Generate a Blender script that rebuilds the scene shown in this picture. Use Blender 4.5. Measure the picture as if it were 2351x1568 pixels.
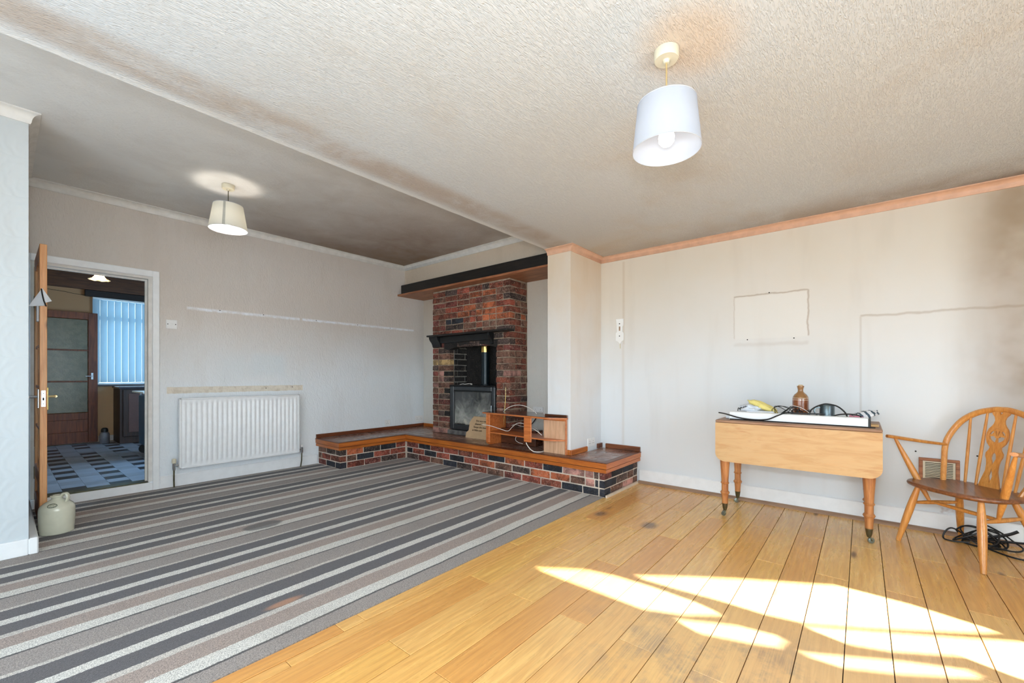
import bpy, bmesh, math, random
from mathutils import Vector, Matrix
from mathutils.geometry import tessellate_polygon
random.seed(7)
S = bpy.context.scene
for o in list(bpy.data.objects): bpy.data.objects.remove(o)
PI = math.pi

# ------------------------------------------------------------------ camera, world, light, exposure
YAW = math.radians(39.58)
cd = bpy.data.cameras.new('camera'); cam = bpy.data.objects.new('camera', cd); S.collection.objects.link(cam)
cam.location = (0, 0, 1.08); cam.rotation_euler = (PI/2, 0, YAW - PI/2)
cd.sensor_width = 36; cd.lens = 36*972/2351; cd.shift_y = 78/2351; cd.clip_start = 0.02
S.camera = cam
w = bpy.data.worlds.new('sky'); S.world = w; w.use_nodes = True
bg = w.node_tree.nodes['Background']; bg.inputs[0].default_value = (0.62, 0.82, 1.0, 1); bg.inputs[1].default_value = 7.0
S.view_settings.view_transform = 'Standard'; S.view_settings.look = 'None'
S.view_settings.gamma = 1.0; S.view_settings.exposure = 0.0; S.view_settings.use_curve_mapping = False
SUN_H = Vector((0.42, 0.9075)); SUN_T = 0.42
def lamp(name, kind, loc, energy, color=(1, 1, 1), rot=None, size=None, size_y=None, **k):
    l = bpy.data.lights.new(name, kind); l.energy = energy; l.color = color
    o = bpy.data.objects.new(name, l); S.collection.objects.link(o); o.location = loc
    if rot is not None: o.rotation_euler = rot
    if size is not None:
        if kind == 'AREA':
            l.shape = 'RECTANGLE'; l.size = size; l.size_y = size_y or size
        elif kind == 'POINT': l.shadow_soft_size = size
    for a, b in k.items(): setattr(l, a, b)
    return o
sd = Vector((SUN_H.x, SUN_H.y, -SUN_T)).normalized()
lamp('sun', 'SUN', (0, -6, 5), 58.0, (1.0, 0.975, 0.96), rot=sd.to_track_quat('-Z', 'Y').to_euler(), angle=math.radians(0.4))
# the photographer's flash, just above the lens: it throws the soft shadow line on the rear ceiling
lamp('camera_flash', 'POINT', (-.03, -.03, 1.30), 95.0, (0.86, 0.94, 1.0), size=.06)
# daylight from the big window behind the camera, then an added fill on the left
lamp('front_window_daylight', 'AREA', (0.10, -2.92, 1.20), 86.0, (0.74, 0.885, 1.0), rot=(PI/2, 0, 0), size=2.6, size_y=2.1)
lamp('side_fill', 'AREA', (-1.22, 1.3, 1.25), 76.0, (0.72, 0.87, 1.0), rot=(PI/2, 0, -PI/2), size=3.4, size_y=2.0)

# ------------------------------------------------------------------ mesh helpers
class MB:
    def __init__(s): s.v = []; s.f = []; s.m = []
    def add(s, vs, fs, mi=0):
        n = len(s.v); s.v += [tuple(p) for p in vs]; s.f += [tuple(i+n for i in f) for f in fs]; s.m += [mi]*len(fs); return s
    def box(s, x0, x1, y0, y1, z0, z1, mi=0):
        return s.add([(x0,y0,z0),(x1,y0,z0),(x1,y1,z0),(x0,y1,z0),(x0,y0,z1),(x1,y0,z1),(x1,y1,z1),(x0,y1,z1)],
                     [(0,3,2,1),(4,5,6,7),(0,1,5,4),(1,2,6,5),(2,3,7,6),(3,0,4,7)], mi)
    def bbox(s, x0, x1, y0, y1, z0, z1, b=0.003, mi=0):
        bm = bmesh.new(); bmesh.ops.create_cube(bm, size=1)
        bmesh.ops.scale(bm, vec=(x1-x0, y1-y0, z1-z0), verts=bm.verts)
        bmesh.ops.translate(bm, vec=((x0+x1)/2, (y0+y1)/2, (z0+z1)/2), verts=bm.verts)
        bmesh.ops.bevel(bm, geom=list(bm.edges), offset=min(b, .45*min(x1-x0, y1-y0, z1-z0)), segments=1, affect='EDGES')
        bm.verts.index_update(); s.add([v.co[:] for v in bm.verts], [[v.index for v in f.verts] for f in bm.faces], mi); bm.free(); return s
    def prism(s, poly, z0, z1, mi=0, axis='z'):
        n = len(poly)
        def P(a, b, c): return {'z': (a, b, c), 'y': (a, c, b), 'x': (c, a, b)}[axis]
        vs = [P(a, b, z0) for a, b in poly] + [P(a, b, z1) for a, b in poly]
        tri = tessellate_polygon([[Vector((a, b, 0)) for a, b in poly]])
        fs = [tuple(t) for t in tri] + [tuple(i+n for i in reversed(t)) for t in tri] + [(i, (i+1) % n, (i+1) % n+n, i+n) for i in range(n)]
        return s.add(vs, fs, mi)
    def lathe(s, prof, c=(0, 0, 0), n=24, mi=0, mat=None):
        vs = []; fs = []
        for r, z in prof:
            for i in range(n):
                a = 2*PI*i/n; p = Vector((r*math.cos(a), r*math.sin(a), z))
                if mat is not None: p = mat @ p
                vs.append(p + Vector(c))
        for j in range(len(prof)-1):
            for i in range(n):
                fs.append((j*n+i, j*n+(i+1) % n, (j+1)*n+(i+1) % n, (j+1)*n+i))
        if prof[0][0] > 1e-5: fs.append(tuple(range(n))[::-1])
        if prof[-1][0] > 1e-5: fs.append(tuple((len(prof)-1)*n+i for i in range(n)))
        return s.add(vs, fs, mi)
    def tube(s, pts, r, n=8, mi=0, flat=None):
        pts = [Vector(p) for p in pts]; rs = r if isinstance(r, (list, tuple)) else [r]*len(pts)
        vs = []; fs = []; up = None
        for i, p in enumerate(pts):
            t = (pts[min(i+1, len(pts)-1)] - pts[max(i-1, 0)]).normalized()
            if up is None: up = Vector((0, 0, 1)) if abs(t.z) < .9 else Vector((1, 0, 0))
            a = t.cross(up).normalized(); b = a.cross(t).normalized(); up = b
            fl = flat or 1.0
            for k in range(n):
                q = 2*PI*k/n; vs.append(p + (a*math.cos(q)*fl + b*math.sin(q))*rs[i])
        for j in range(len(pts)-1):
            for i in range(n): fs.append((j*n+i, j*n+(i+1) % n, (j+1)*n+(i+1) % n, (j+1)*n+i))
        fs.append(tuple(range(n))[::-1]); fs.append(tuple((len(pts)-1)*n+i for i in range(n)))
        return s.add(vs, fs, mi)
    def xf(s, M):
        s.v = [tuple(M @ Vector(p)) for p in s.v]; return s
    def build(s, name, mats, parent=None, smooth=True, ang=35):
        me = bpy.data.meshes.new(name); me.from_pydata(s.v, [], s.f); me.update()
        bm = bmesh.new(); bm.from_mesh(me); bmesh.ops.recalc_face_normals(bm, faces=bm.faces); bm.to_mesh(me); bm.free()
        mats = mats if isinstance(mats, (list, tuple)) else [mats]
        for m in mats: me.materials.append(m)
        if len(mats) > 1: me.polygons.foreach_set('material_index', s.m)
        if smooth:
            me.shade_smooth(); me.set_sharp_from_angle(angle=math.radians(ang))
        o = bpy.data.objects.new(name, me); S.collection.objects.link(o)
        if parent is not None: link(o, parent)
        return o
def link(o, p):
    o.parent = p; o.matrix_parent_inverse = p.matrix_basis.inverted()
def empty(name, loc=(0, 0, 0), label=None, cat=None, group=None, rz=0):
    o = bpy.data.objects.new(name, None); o.location = loc; o.rotation_euler.z = rz; o.empty_display_size = .1
    S.collection.objects.link(o)
    if label: tag(o, label, cat, group)
    return o
def tag(o, label, cat, group=None):
    o['label'] = label; o['category'] = cat
    if group: o['group'] = group
    return o
def struct(o): o['kind'] = 'structure'; return o
def cr(pts, k=6):   # catmull-rom
    P = [Vector(p) for p in pts]; P = [2*P[0]-P[1]] + P + [2*P[-1]-P[-2]]; out = []
    for i in range(1, len(P)-2):
        for j in range(k):
            t = j/k; a, b, c, d = P[i-1:i+3]
            out.append(.5*((2*b)+(c-a)*t+(2*a-5*b+4*c-d)*t*t+(3*b-a-3*c+d)*t**3))
    out.append(P[-2]); return out

# ------------------------------------------------------------------ material helpers
def lin(c):
    return tuple((x/12.92 if x <= .04045 else ((x+.055)/1.055)**2.4) for x in (v/255 for v in c)) + (1,)
class NT:
    def __init__(s, name):
        s.m = bpy.data.materials.new(name); s.m.use_nodes = True; s.t = s.m.node_tree; s.b = s.t.nodes['Principled BSDF']
    def n(s, typ, **k):
        x = s.t.nodes.new(typ)
        for a, b in k.items(): setattr(x, a, b)
        return x
    def l(s, a, b): s.t.links.new(a, b)
    def pos(s): return s.n('ShaderNodeNewGeometry').outputs['Position']
    def obj(s, off=True):
        tc = s.n('ShaderNodeTexCoord').outputs['Object']
        if not off: return tc
        oi = s.n('ShaderNodeObjectInfo'); mu = s.n('ShaderNodeVectorMath', operation='SCALE'); mu.inputs[0].default_value = (37, 19, 53)
        s.l(oi.outputs['Random'], mu.inputs['Scale']); ad = s.n('ShaderNodeVectorMath', operation='ADD'); s.l(tc, ad.inputs[0]); s.l(mu.outputs[0], ad.inputs[1]); return ad.outputs[0]
    def scale(s, v, sc, rot=None):
        m = s.n('ShaderNodeMapping'); m.inputs['Scale'].default_value = sc
        if rot: m.inputs['Rotation'].default_value = rot
        s.l(v, m.inputs['Vector']); return m.outputs[0]
    def noise(s, v, sc, det=3, rough=.55, dist=0):
        x = s.n('ShaderNodeTexNoise'); x.inputs['Scale'].default_value = sc; x.inputs['Detail'].default_value = det
        x.inputs['Roughness'].default_value = rough; x.inputs['Distortion'].default_value = dist
        s.l(v, x.inputs['Vector']); return x.outputs['Fac']
    def math(s, op, a, b=None, c=None, clamp=False):
        x = s.n('ShaderNodeMath', operation=op, use_clamp=clamp)
        for i, q in enumerate((a, b, c)):
            if q is None: continue
            if isinstance(q, (int, float)): x.inputs[i].default_value = q
            else: s.l(q, x.inputs[i])
        return x.outputs[0]
    def rng(s, v, a, b, c=0, d=1, smooth=True):
        x = s.n('ShaderNodeMapRange', interpolation_type='SMOOTHSTEP' if smooth else 'LINEAR')
        for i, q in zip((1, 2, 3, 4), (a, b, c, d)): x.inputs[i].default_value = q
        s.l(v, x.inputs[0]); return x.outputs[0]
    def xyz(s, v):
        x = s.n('ShaderNodeSeparateXYZ'); s.l(v, x.inputs[0]); return x.outputs
    def mix(s, f, a, b, mode='MIX'):
        x = s.n('ShaderNodeMix', data_type='RGBA', blend_type=mode)
        for i, q in ((0, f), (6, a), (7, b)):
            if isinstance(q, (int, float)): x.inputs[i].default_value = q
            elif isinstance(q, tuple): x.inputs[i].default_value = q
            else: s.l(q, x.inputs[i])
        return x.outputs[2]
    def ramp(s, f, stops, interp='LINEAR'):
        x = s.n('ShaderNodeValToRGB'); x.color_ramp.interpolation = interp; e = x.color_ramp.elements
        while len(e) < len(stops): e.new(0.5)
        for q, (p, c) in zip(e, stops): q.position = p; q.color = c
        s.l(f, x.inputs[0]); return x.outputs[0]
    def bump(s, h, st=.3, d=.01, prev=None):
        x = s.n('ShaderNodeBump'); x.inputs['Strength'].default_value = st; x.inputs['Distance'].default_value = d; s.l(h, x.inputs['Height'])
        if prev is not None: s.l(prev, x.inputs['Normal'])
        return x.outputs[0]
    def boxm(s, a, b, a0, a1, b0, b1, e=.01):   # soft rectangular mask
        q = s.math('MULTIPLY', s.rng(a, a0-e, a0+e), s.rng(a, a1-e, a1+e, 1, 0))
        return s.math('MULTIPLY', q, s.math('MULTIPLY', s.rng(b, b0-e, b0+e), s.rng(b, b1-e, b1+e, 1, 0)))
    def dist(s, v, c, sc=(1, 1, 1)):
        a = s.n('ShaderNodeVectorMath', operation='SUBTRACT'); s.l(v, a.inputs[0]); a.inputs[1].default_value = c
        b = s.n('ShaderNodeVectorMath', operation='MULTIPLY'); s.l(a.outputs[0], b.inputs[0]); b.inputs[1].default_value = sc
        d = s.n('ShaderNodeVectorMath', operation='LENGTH'); s.l(b.outputs[0], d.inputs[0]); return d.outputs['Value']
    def out(s, col=None, rough=.5, nor=None, **k):
        b = s.b
        if col is not None:
            if isinstance(col, tuple): b.inputs['Base Color'].default_value = col
            else: s.l(col, b.inputs['Base Color'])
        if isinstance(rough, (int, float)): b.inputs['Roughness'].default_value = rough
        else: s.l(rough, b.inputs['Roughness'])
        if nor is not None: s.l(nor, b.inputs['Normal'])
        for a, v in k.items():
            i = b.inputs[a.replace('_', ' ')]
            if isinstance(v, (int, float, tuple)): i.default_value = v
            else: s.l(v, i)
        return s.m
def plain(name, c, rough=.5, var=.12, bump=.0, **k):
    t = NT(name); p = t.obj(); f = t.noise(p, 14, 3)
    c1 = lin(c); c2 = tuple(x*(1-var) for x in c1[:3]) + (1,)
    col = t.mix(t.rng(f, .35, .65), c1, c2)
    return t.out(col, rough, t.bump(t.noise(p, 60, 2), bump, .002) if bump else None, **k)
def wood(name, light, dark, axis='x', rough=.4, knots=True, var=.25, sc=1.0, coat=.0):
    t = NT(name); p = t.obj()
    st = {'x': (1.2, 14, 14), 'y': (14, 1.2, 14), 'z': (14, 14, 1.2)}[axis]
    g = t.noise(t.scale(p, tuple(q*sc for q in st)), 3, 6, .6, .6)
    st2 = {'x': (3, 120, 120), 'y': (120, 3, 120), 'z': (120, 120, 3)}[axis]
    fine = t.noise(t.scale(p, st2), 1.5, 2)
    col = t.mix(t.rng(g, .3, .72), lin(light), lin(dark))
    col = t.mix(t.rng(fine, .3, .8, 0, .35), col, tuple(x*.55 for x in lin(dark)[:3])+(1,))
    oi = t.n('ShaderNodeObjectInfo').outputs['Random']
    hs = t.n('ShaderNodeHueSaturation'); t.l(col, hs.inputs['Color']); t.l(t.rng(oi, 0, 1, 1-var, 1+var*.6, False), hs.inputs['Value']); col = hs.outputs[0]
    if knots:
        st3 = {'x': (1.5, 4, 4), 'y': (4, 1.5, 4), 'z': (4, 4, 1.5)}[axis]
        v = t.n('ShaderNodeTexVoronoi'); t.l(t.scale(p, st3), v.inputs['Vector']); v.inputs['Scale'].default_value = 1.3
        col = t.mix(t.rng(v.outputs['Distance'], .03, .11, .85, 0), col, lin((70, 38, 18)))
    return t.out(col, rough, t.bump(fine, .12, .001), Coat_Weight=coat, Coat_Roughness=.2)

M = {}
M['white_gloss'] = plain('white_gloss', (240, 243, 245), .3, .04)
M['white_plastic'] = plain('white_plastic', (236, 237, 236), .35, .03)
M['cream_plastic'] = plain('cream_plastic', (216, 208, 184), .4, .06)
M['black_iron'] = plain('black_iron', (30, 31, 33), .38, .3, .15, Metallic=.3)
M['black_rubber'] = plain('black_rubber', (22, 24, 27), .45, .2)
M['dark_hole'] = plain('dark_hole', (18, 15, 13), .9, .1)
M['chrome'] = plain('chrome', (205, 210, 216), .18, .1, Metallic=1.0)
M['brass'] = plain('brass', (214, 180, 110), .25, .15, Metallic=1.0)
M['pale_brass'] = plain('pale_brass', (236, 214, 160), .3, .1, Metallic=.8)
M['old_brass'] = plain('old_brass', (112, 108, 84), .38, .4, Metallic=.8)
M['pewter'] = plain('pewter', (132, 150, 158), .28, .25, Metallic=.9)
M['salmon'] = plain('salmon', (216, 172, 144), .5, .12, .05)
M['coving_white'] = plain('coving_white', (226, 224, 219), .55, .10, .05)
M['white_cable'] = plain('white_cable', (238, 232, 224), .4, .04)
M['card'] = plain('card', (196, 166, 130), .85, .08)
M['ink'] = plain('ink', (84, 64, 46), .8, .1)
M['green_ink'] = plain('green_ink', (70, 84, 70), .4, .2)
M['yellow_cloth'] = plain('yellow_cloth', (238, 222, 138), .9, .12, .3)
M['pink_cloth'] = plain('pink_cloth', (226, 140, 166), .9, .15, .3)
M['paper'] = plain('paper', (226, 232, 240), .7, .1, .1)
M['blue_plastic'] = plain('blue_plastic', (38, 92, 132), .4, .15)
M['mortar'] = plain('mortar', (214, 200, 184), .95, .22, .6); M['mortar_dark'] = plain('mortar_dark', (168, 148, 128), .95, .4, .6)
M['soot_mortar'] = plain('soot_mortar', (132, 128, 120), .95, .5, .6)
M['stoneware'] = plain('stoneware', (216, 216, 196), .18, .06, Coat_Weight=.5)
M['pine_leg'] = wood('pine_leg', (214, 150, 92), (170, 104, 58), 'z', .38)
M['pine'] = wood('pine', (240, 182, 124), (216, 146, 88), 'z', .42, var=.08)
M['pine_x'] = wood('pine_x', (205, 128, 70), (172, 92, 44), 'y', .42, var=.08)
M['elm'] = wood('elm', (152, 98, 62), (104, 62, 38), 'x', .28, False, .05, coat=.3)
M['beech'] = wood('beech', (226, 160, 84), (202, 130, 58), 'z', .3, False, .10, coat=.3)
M['table_pine'] = wood('table_pine', (228, 188, 128), (204, 150, 88), 'y', .5, False, .05)
M['table_top'] = wood('table_top', (172, 136, 108), (126, 92, 70), 'y', .5, False, .05)
M['unit_wood'] = wood('unit_wood', (218, 130, 66), (184, 96, 44), 'y', .35, False, .1, coat=.2)
M['unit_pale'] = wood('unit_pale', (226, 186, 152), (202, 158, 122), 'z', .55, False, .04)
M['unit_dark'] = wood('unit_dark', (98, 56, 36), (66, 36, 24), 'y', .2, False, .08, coat=.4)
M['hearth_board'] = wood('hearth_board', (206, 118, 40), (166, 84, 26), 'y', .35, False, .12, coat=.2)
M['hearth_board_x'] = wood('hearth_board_x', (206, 120, 46), (170, 88, 30), 'x', .35, False, .12, coat=.2)
M['dark_timber'] = wood('dark_timber', (126, 66, 34), (78, 40, 22), 'x', .4, False, .1)
M['dark_timber_y'] = wood('dark_timber_y', (140, 78, 42), (88, 48, 26), 'y', .4, False, .1)
M['mantel_black'] = wood('mantel_black', (34, 29, 26), (16, 13, 11), 'y', .5, False, .05)
M['shelf_brown'] = wood('shelf_brown', (190, 128, 88), (140, 84, 54), 'y', .5, False, .05)
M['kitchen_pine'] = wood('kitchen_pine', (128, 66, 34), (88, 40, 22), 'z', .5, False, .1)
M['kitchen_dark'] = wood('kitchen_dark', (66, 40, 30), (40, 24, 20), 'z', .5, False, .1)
M['beam_dark'] = wood('beam_dark', (44, 28, 22), (22, 14, 12), 'x', .7, False, .1)
M['floor_strip'] = wood('floor_strip', (176, 142, 116), (136, 106, 84), 'y', .5, False, .05)

def emis(name, c, s):
    t = NT(name); return t.out(lin(c), .5, None, Emission_Color=lin(c), Emission_Strength=s)
M['bulb'] = emis('bulb', (255, 250, 242), 13.0); M['bulb_bright'] = emis('bulb_bright', (255, 246, 232), 120.0)
M['bulb_small'] = emis('bulb_small', (255, 220, 165), 260.0)

def shade_mat(name, c):
    t = NT(name); d = t.n('ShaderNodeBsdfDiffuse'); d.inputs[0].default_value = lin(c)
    tr = t.n('ShaderNodeBsdfTranslucent'); tr.inputs[0].default_value = lin(c); mx = t.n('ShaderNodeMixShader'); mx.inputs[0].default_value = .45
    wv = t.noise(t.scale(t.obj(), (200, 200, 200)), 1, 1); b = t.bump(wv, .1, .001); t.l(b, d.inputs['Normal'])
    t.l(d.outputs[0], mx.inputs[1]); t.l(tr.outputs[0], mx.inputs[2]); t.l(mx.outputs[0], t.n('ShaderNodeOutputMaterial').inputs[0])
    t.t.nodes.remove(t.b); [t.t.nodes.remove(q) for q in list(t.t.nodes) if q.type == 'OUTPUT_MATERIAL' and not q.inputs[0].is_linked]
    return t.m
M['shade_white'] = shade_mat('shade_white', (206, 210, 218)); M['shade_cream'] = shade_mat('shade_cream', (224, 222, 214))
M['blind'] = shade_mat('blind', (196, 216, 226)); M['glass_shade'] = shade_mat('glass_shade', (250, 226, 190))

def glass_mat(name, c, rough=.05, alpha=None):
    t = NT(name); return t.out(lin(c), rough, t.bump(t.noise(t.obj(), 25, 2), .1, .003), Transmission_Weight=1.0, IOR=1.2)
M['glass'] = glass_mat('glass', (235, 240, 240), .0); M['obscure_glass'] = plain('obscure_glass', (112, 110, 88), .25, .25, .4, Transmission_Weight=.25)
M['stove_glass'] = None

# plaster toned by height: whiter low down, yellower high up
def wall_mat(name, low, high, z0, z1, emboss=None, marks=None, blot=.5, bs=1.3):
    t = NT(name); p = t.pos(); x, y, z = t.xyz(p)
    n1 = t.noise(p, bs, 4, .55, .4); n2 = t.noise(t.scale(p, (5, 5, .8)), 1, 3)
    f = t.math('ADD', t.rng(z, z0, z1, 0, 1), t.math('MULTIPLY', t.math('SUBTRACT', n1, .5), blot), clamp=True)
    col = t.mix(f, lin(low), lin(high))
    col = t.mix(t.rng(n2, .5, .75, 0, .10), col, lin((150, 132, 110)))
    if marks: col = marks(t, col, x, y, z, p)
    nb = None
    if emboss == 'ripple':
        a = t.noise(t.scale(p, (46, 46, 17)), 1, 3, .5, 1.3); nb = t.bump(a, .8, .008)
    elif emboss == 'scroll':
        q = t.scale(p, (5.4, 5.4, 4.2)); wv = t.n('ShaderNodeTexWave', wave_type='RINGS', rings_direction='SPHERICAL')
        fr = t.n('ShaderNodeVectorMath', operation='FRACTION'); t.l(q, fr.inputs[0]); sb = t.n('ShaderNodeVectorMath', operation='SUBTRACT'); t.l(fr.outputs[0], sb.inputs[0]); sb.inputs[1].default_value = (.5, .5, .35)
        t.l(sb.outputs[0], wv.inputs['Vector']); wv.inputs['Scale'].default_value = 1.9; wv.inputs['Distortion'].default_value = 6; wv.inputs['Detail'].default_value = 1; wv.inputs['Detail Scale'].default_value = 1.4
        nb = t.bump(wv.outputs['Fac'], .4, .004)
    else:
        nb = t.bump(t.noise(p, 40, 3), .08, .003)
    return t.out(col, .75, nb)
def marks_back(t, col, x, y, z, p):
    n = t.noise(p, 22, 2)
    e = t.math('ADD', z, t.math('MULTIPLY', t.math('SUBTRACT', n, .5), .012))
    s1 = t.boxm(x, e, 1.18, 3.93, 1.735, 1.762, .010); s2 = t.boxm(x, e, 2.27, 2.30, 1.5, 1.9, .004)
    col = t.mix(t.math('MULTIPLY', t.math('SUBTRACT', s1, s2, clamp=True), t.rng(n, .3, .7, .45, .95)), col, lin((240, 244, 250)))
    col = t.mix(t.math('MULTIPLY', t.boxm(x, z, 1.75, 2.1, 1.08, 1.32, .06), .5), col, lin((214, 226, 232)))
    col = t.mix(t.math('MULTIPLY', t.boxm(x, z, 1.45, 1.75, 1.05, 1.3, .09), .3), col, lin((214, 226, 232)))
    col = t.mix(t.math('MULTIPLY', t.boxm(x, e, 1.022, 2.305, .905, .967, .004), .75), col, t.mix(t.rng(n, .4, .7), lin((222, 212, 192)), lin((198, 184, 160))))
    return col
def line(t, a, b, a0, a1, c, wd, sl=0):
    bb = t.math('SUBTRACT', b, t.math('MULTIPLY', t.math('SUBTRACT', a, a0), sl)) if sl else b
    return t.boxm(a, bb, a0, a1, c-wd, c+wd, wd*.9)
def marks_right(t, col, x, y, z, p):
    n = t.noise(p, 9, 3); w_ = t.math('MULTIPLY', t.math('SUBTRACT', n, .5), .03); yy = t.math('ADD', y, w_); zz = t.math('ADD', z, w_)
    dk = lin((150, 128, 104)); br = lin((236, 236, 234))
    ins = t.boxm(y, z, .335, .86, 1.395, 1.76, .01); col = t.mix(t.math('MULTIPLY', ins, .4), col, lin((226, 225, 220)))
    m = line(t, y, zz, .33, .87, 1.768, .006); m = t.math('MAXIMUM', m, line(t, z, yy, 1.40, 1.77, .332, .005)); m = t.math('MAXIMUM', m, t.math('MULTIPLY', line(t, z, yy, 1.40, 1.77, .866, .004), .5))
    m = t.math('MAXIMUM', m, t.math('MULTIPLY', line(t, y, zz, .33, .87, 1.345, .014), .3))
    col = t.mix(t.math('MULTIPLY', m, .55), col, dk)
    v = line(t, z, y, 1.4, 2.26, 1.905, .012); v = t.math('MAXIMUM', v, t.math('MULTIPLY', line(t, z, y, .1, 1.42, 1.91, .012), .6)); col = t.mix(t.math('MULTIPLY', v, .3), col, lin((176, 150, 118)))
    h = line(t, y, zz, -.95, .01, 1.525, .008); h = t.math('MAXIMUM', h, t.math('MULTIPLY', line(t, z, y, .3, 1.525, .008, .006), .6)); col = t.mix(t.math('MULTIPLY', h, .4), col, dk)
    # brown blotches with window shade painted in, towards the near end of the wall
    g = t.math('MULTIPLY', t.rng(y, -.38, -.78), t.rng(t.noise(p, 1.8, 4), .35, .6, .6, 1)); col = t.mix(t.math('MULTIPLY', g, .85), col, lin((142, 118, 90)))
    # paler oval on the wall around the table
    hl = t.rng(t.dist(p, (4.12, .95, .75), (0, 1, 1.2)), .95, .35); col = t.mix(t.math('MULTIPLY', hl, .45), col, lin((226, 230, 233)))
    pt = t.rng(t.dist(p, (4.1, -.43, .14), (0, 1, 1)), .02, .07, 1, 0); col = t.mix(t.math('MULTIPLY', t.math('MULTIPLY', pt, t.rng(n, .45, .55)), .6), col, lin((150, 120, 104)))
    return col
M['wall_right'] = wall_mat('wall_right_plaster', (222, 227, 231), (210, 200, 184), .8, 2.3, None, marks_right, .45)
M['wall_pier'] = wall_mat('pier_plaster', (224, 228, 232), (212, 194, 170), .6, 2.5, None, None, .6, 2.2)
M['wall_back'] = wall_mat('embossed_paper', (232, 238, 242), (208, 200, 192), .8, 1.9, 'ripple', marks_back, .5)  # cool low tone paints the bluish window light into the paper
M['wall_nib'] = wall_mat('scroll_paper', (200, 209, 214), (198, 203, 204), .4, 2.5, 'scroll', None, .3)
M['wall_chimney'] = wall_mat('chimney_paper', (226, 224, 218), (206, 190, 170), 1.0, 2.5, 'ripple', None, .5)
M['wall_plain'] = wall_mat('plain_plaster', (222, 222, 220), (212, 202, 186), .6, 2.3)
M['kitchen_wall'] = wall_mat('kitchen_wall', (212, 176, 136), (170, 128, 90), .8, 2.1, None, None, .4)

def ceiling_mat(name, rear):
    t = NT(name); p = t.pos(); x, y, z = t.xyz(p)
    n = t.noise(p, .9, 5, .6, .5); n2 = t.noise(p, 3.2, 4, .6, .4)
    base, stain, dk = lin((201, 206, 210)), lin((190, 174, 152)), lin((132, 106, 78))
    if not rear:
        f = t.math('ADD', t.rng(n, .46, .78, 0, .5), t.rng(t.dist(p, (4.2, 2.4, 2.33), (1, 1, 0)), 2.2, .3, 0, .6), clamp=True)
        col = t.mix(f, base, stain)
        band = t.math('MULTIPLY', t.math('MULTIPLY', t.rng(y, 2.08, 2.22), t.rng(y, 2.43, 2.30)), t.rng(n2, .3, .6, .3, 1))
        col = t.mix(t.math('MULTIPLY', band, .55), col, lin((158, 130, 100)))
        col = t.mix(t.math('MULTIPLY', t.rng(y, 2.36, 2.42), .55), col, lin((228, 226, 222)))
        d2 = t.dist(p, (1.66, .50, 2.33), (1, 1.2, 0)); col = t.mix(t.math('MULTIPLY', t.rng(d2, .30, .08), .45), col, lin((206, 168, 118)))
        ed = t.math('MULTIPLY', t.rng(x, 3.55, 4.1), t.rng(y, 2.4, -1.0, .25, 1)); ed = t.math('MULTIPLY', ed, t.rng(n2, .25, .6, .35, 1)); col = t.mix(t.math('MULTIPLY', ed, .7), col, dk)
        ed = t.math('MULTIPLY', t.rng(x, 3.9, 4.12), t.rng(y, -.3, -.9)); col = t.mix(t.math('MULTIPLY', ed, .6), col, lin((92, 62, 34)))  # painted shade in the near right corner, past the window's reach
    else:
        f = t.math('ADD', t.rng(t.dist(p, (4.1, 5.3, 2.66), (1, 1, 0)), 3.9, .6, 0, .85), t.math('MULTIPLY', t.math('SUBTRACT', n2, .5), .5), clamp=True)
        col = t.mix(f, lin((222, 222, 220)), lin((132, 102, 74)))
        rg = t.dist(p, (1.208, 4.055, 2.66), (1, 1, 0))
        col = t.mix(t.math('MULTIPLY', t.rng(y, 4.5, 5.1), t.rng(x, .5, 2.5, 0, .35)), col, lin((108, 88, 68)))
    # combed textured plaster: short crossing strokes
    h = None
    for i, (a, s_) in enumerate(((.1, 1), (.75, 1.15), (1.35, .9), (2.0, 1.1), (2.6, .95))):
        q = t.scale(p, (20*s_, 110*s_, 1), (0, 0, a)); k = t.noise(q, 1, 1, .5, 1.2); k = t.rng(k, .52, .66); h = k if h is None else t.math('MAXIMUM', h, k)
    nb = t.bump(h, .55 if not rear else .4, .004)
    return t.out(col, .85, nb)
M['ceil_front'] = ceiling_mat('artex_front', False); M['ceil_rear'] = ceiling_mat('artex_rear', True)

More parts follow.
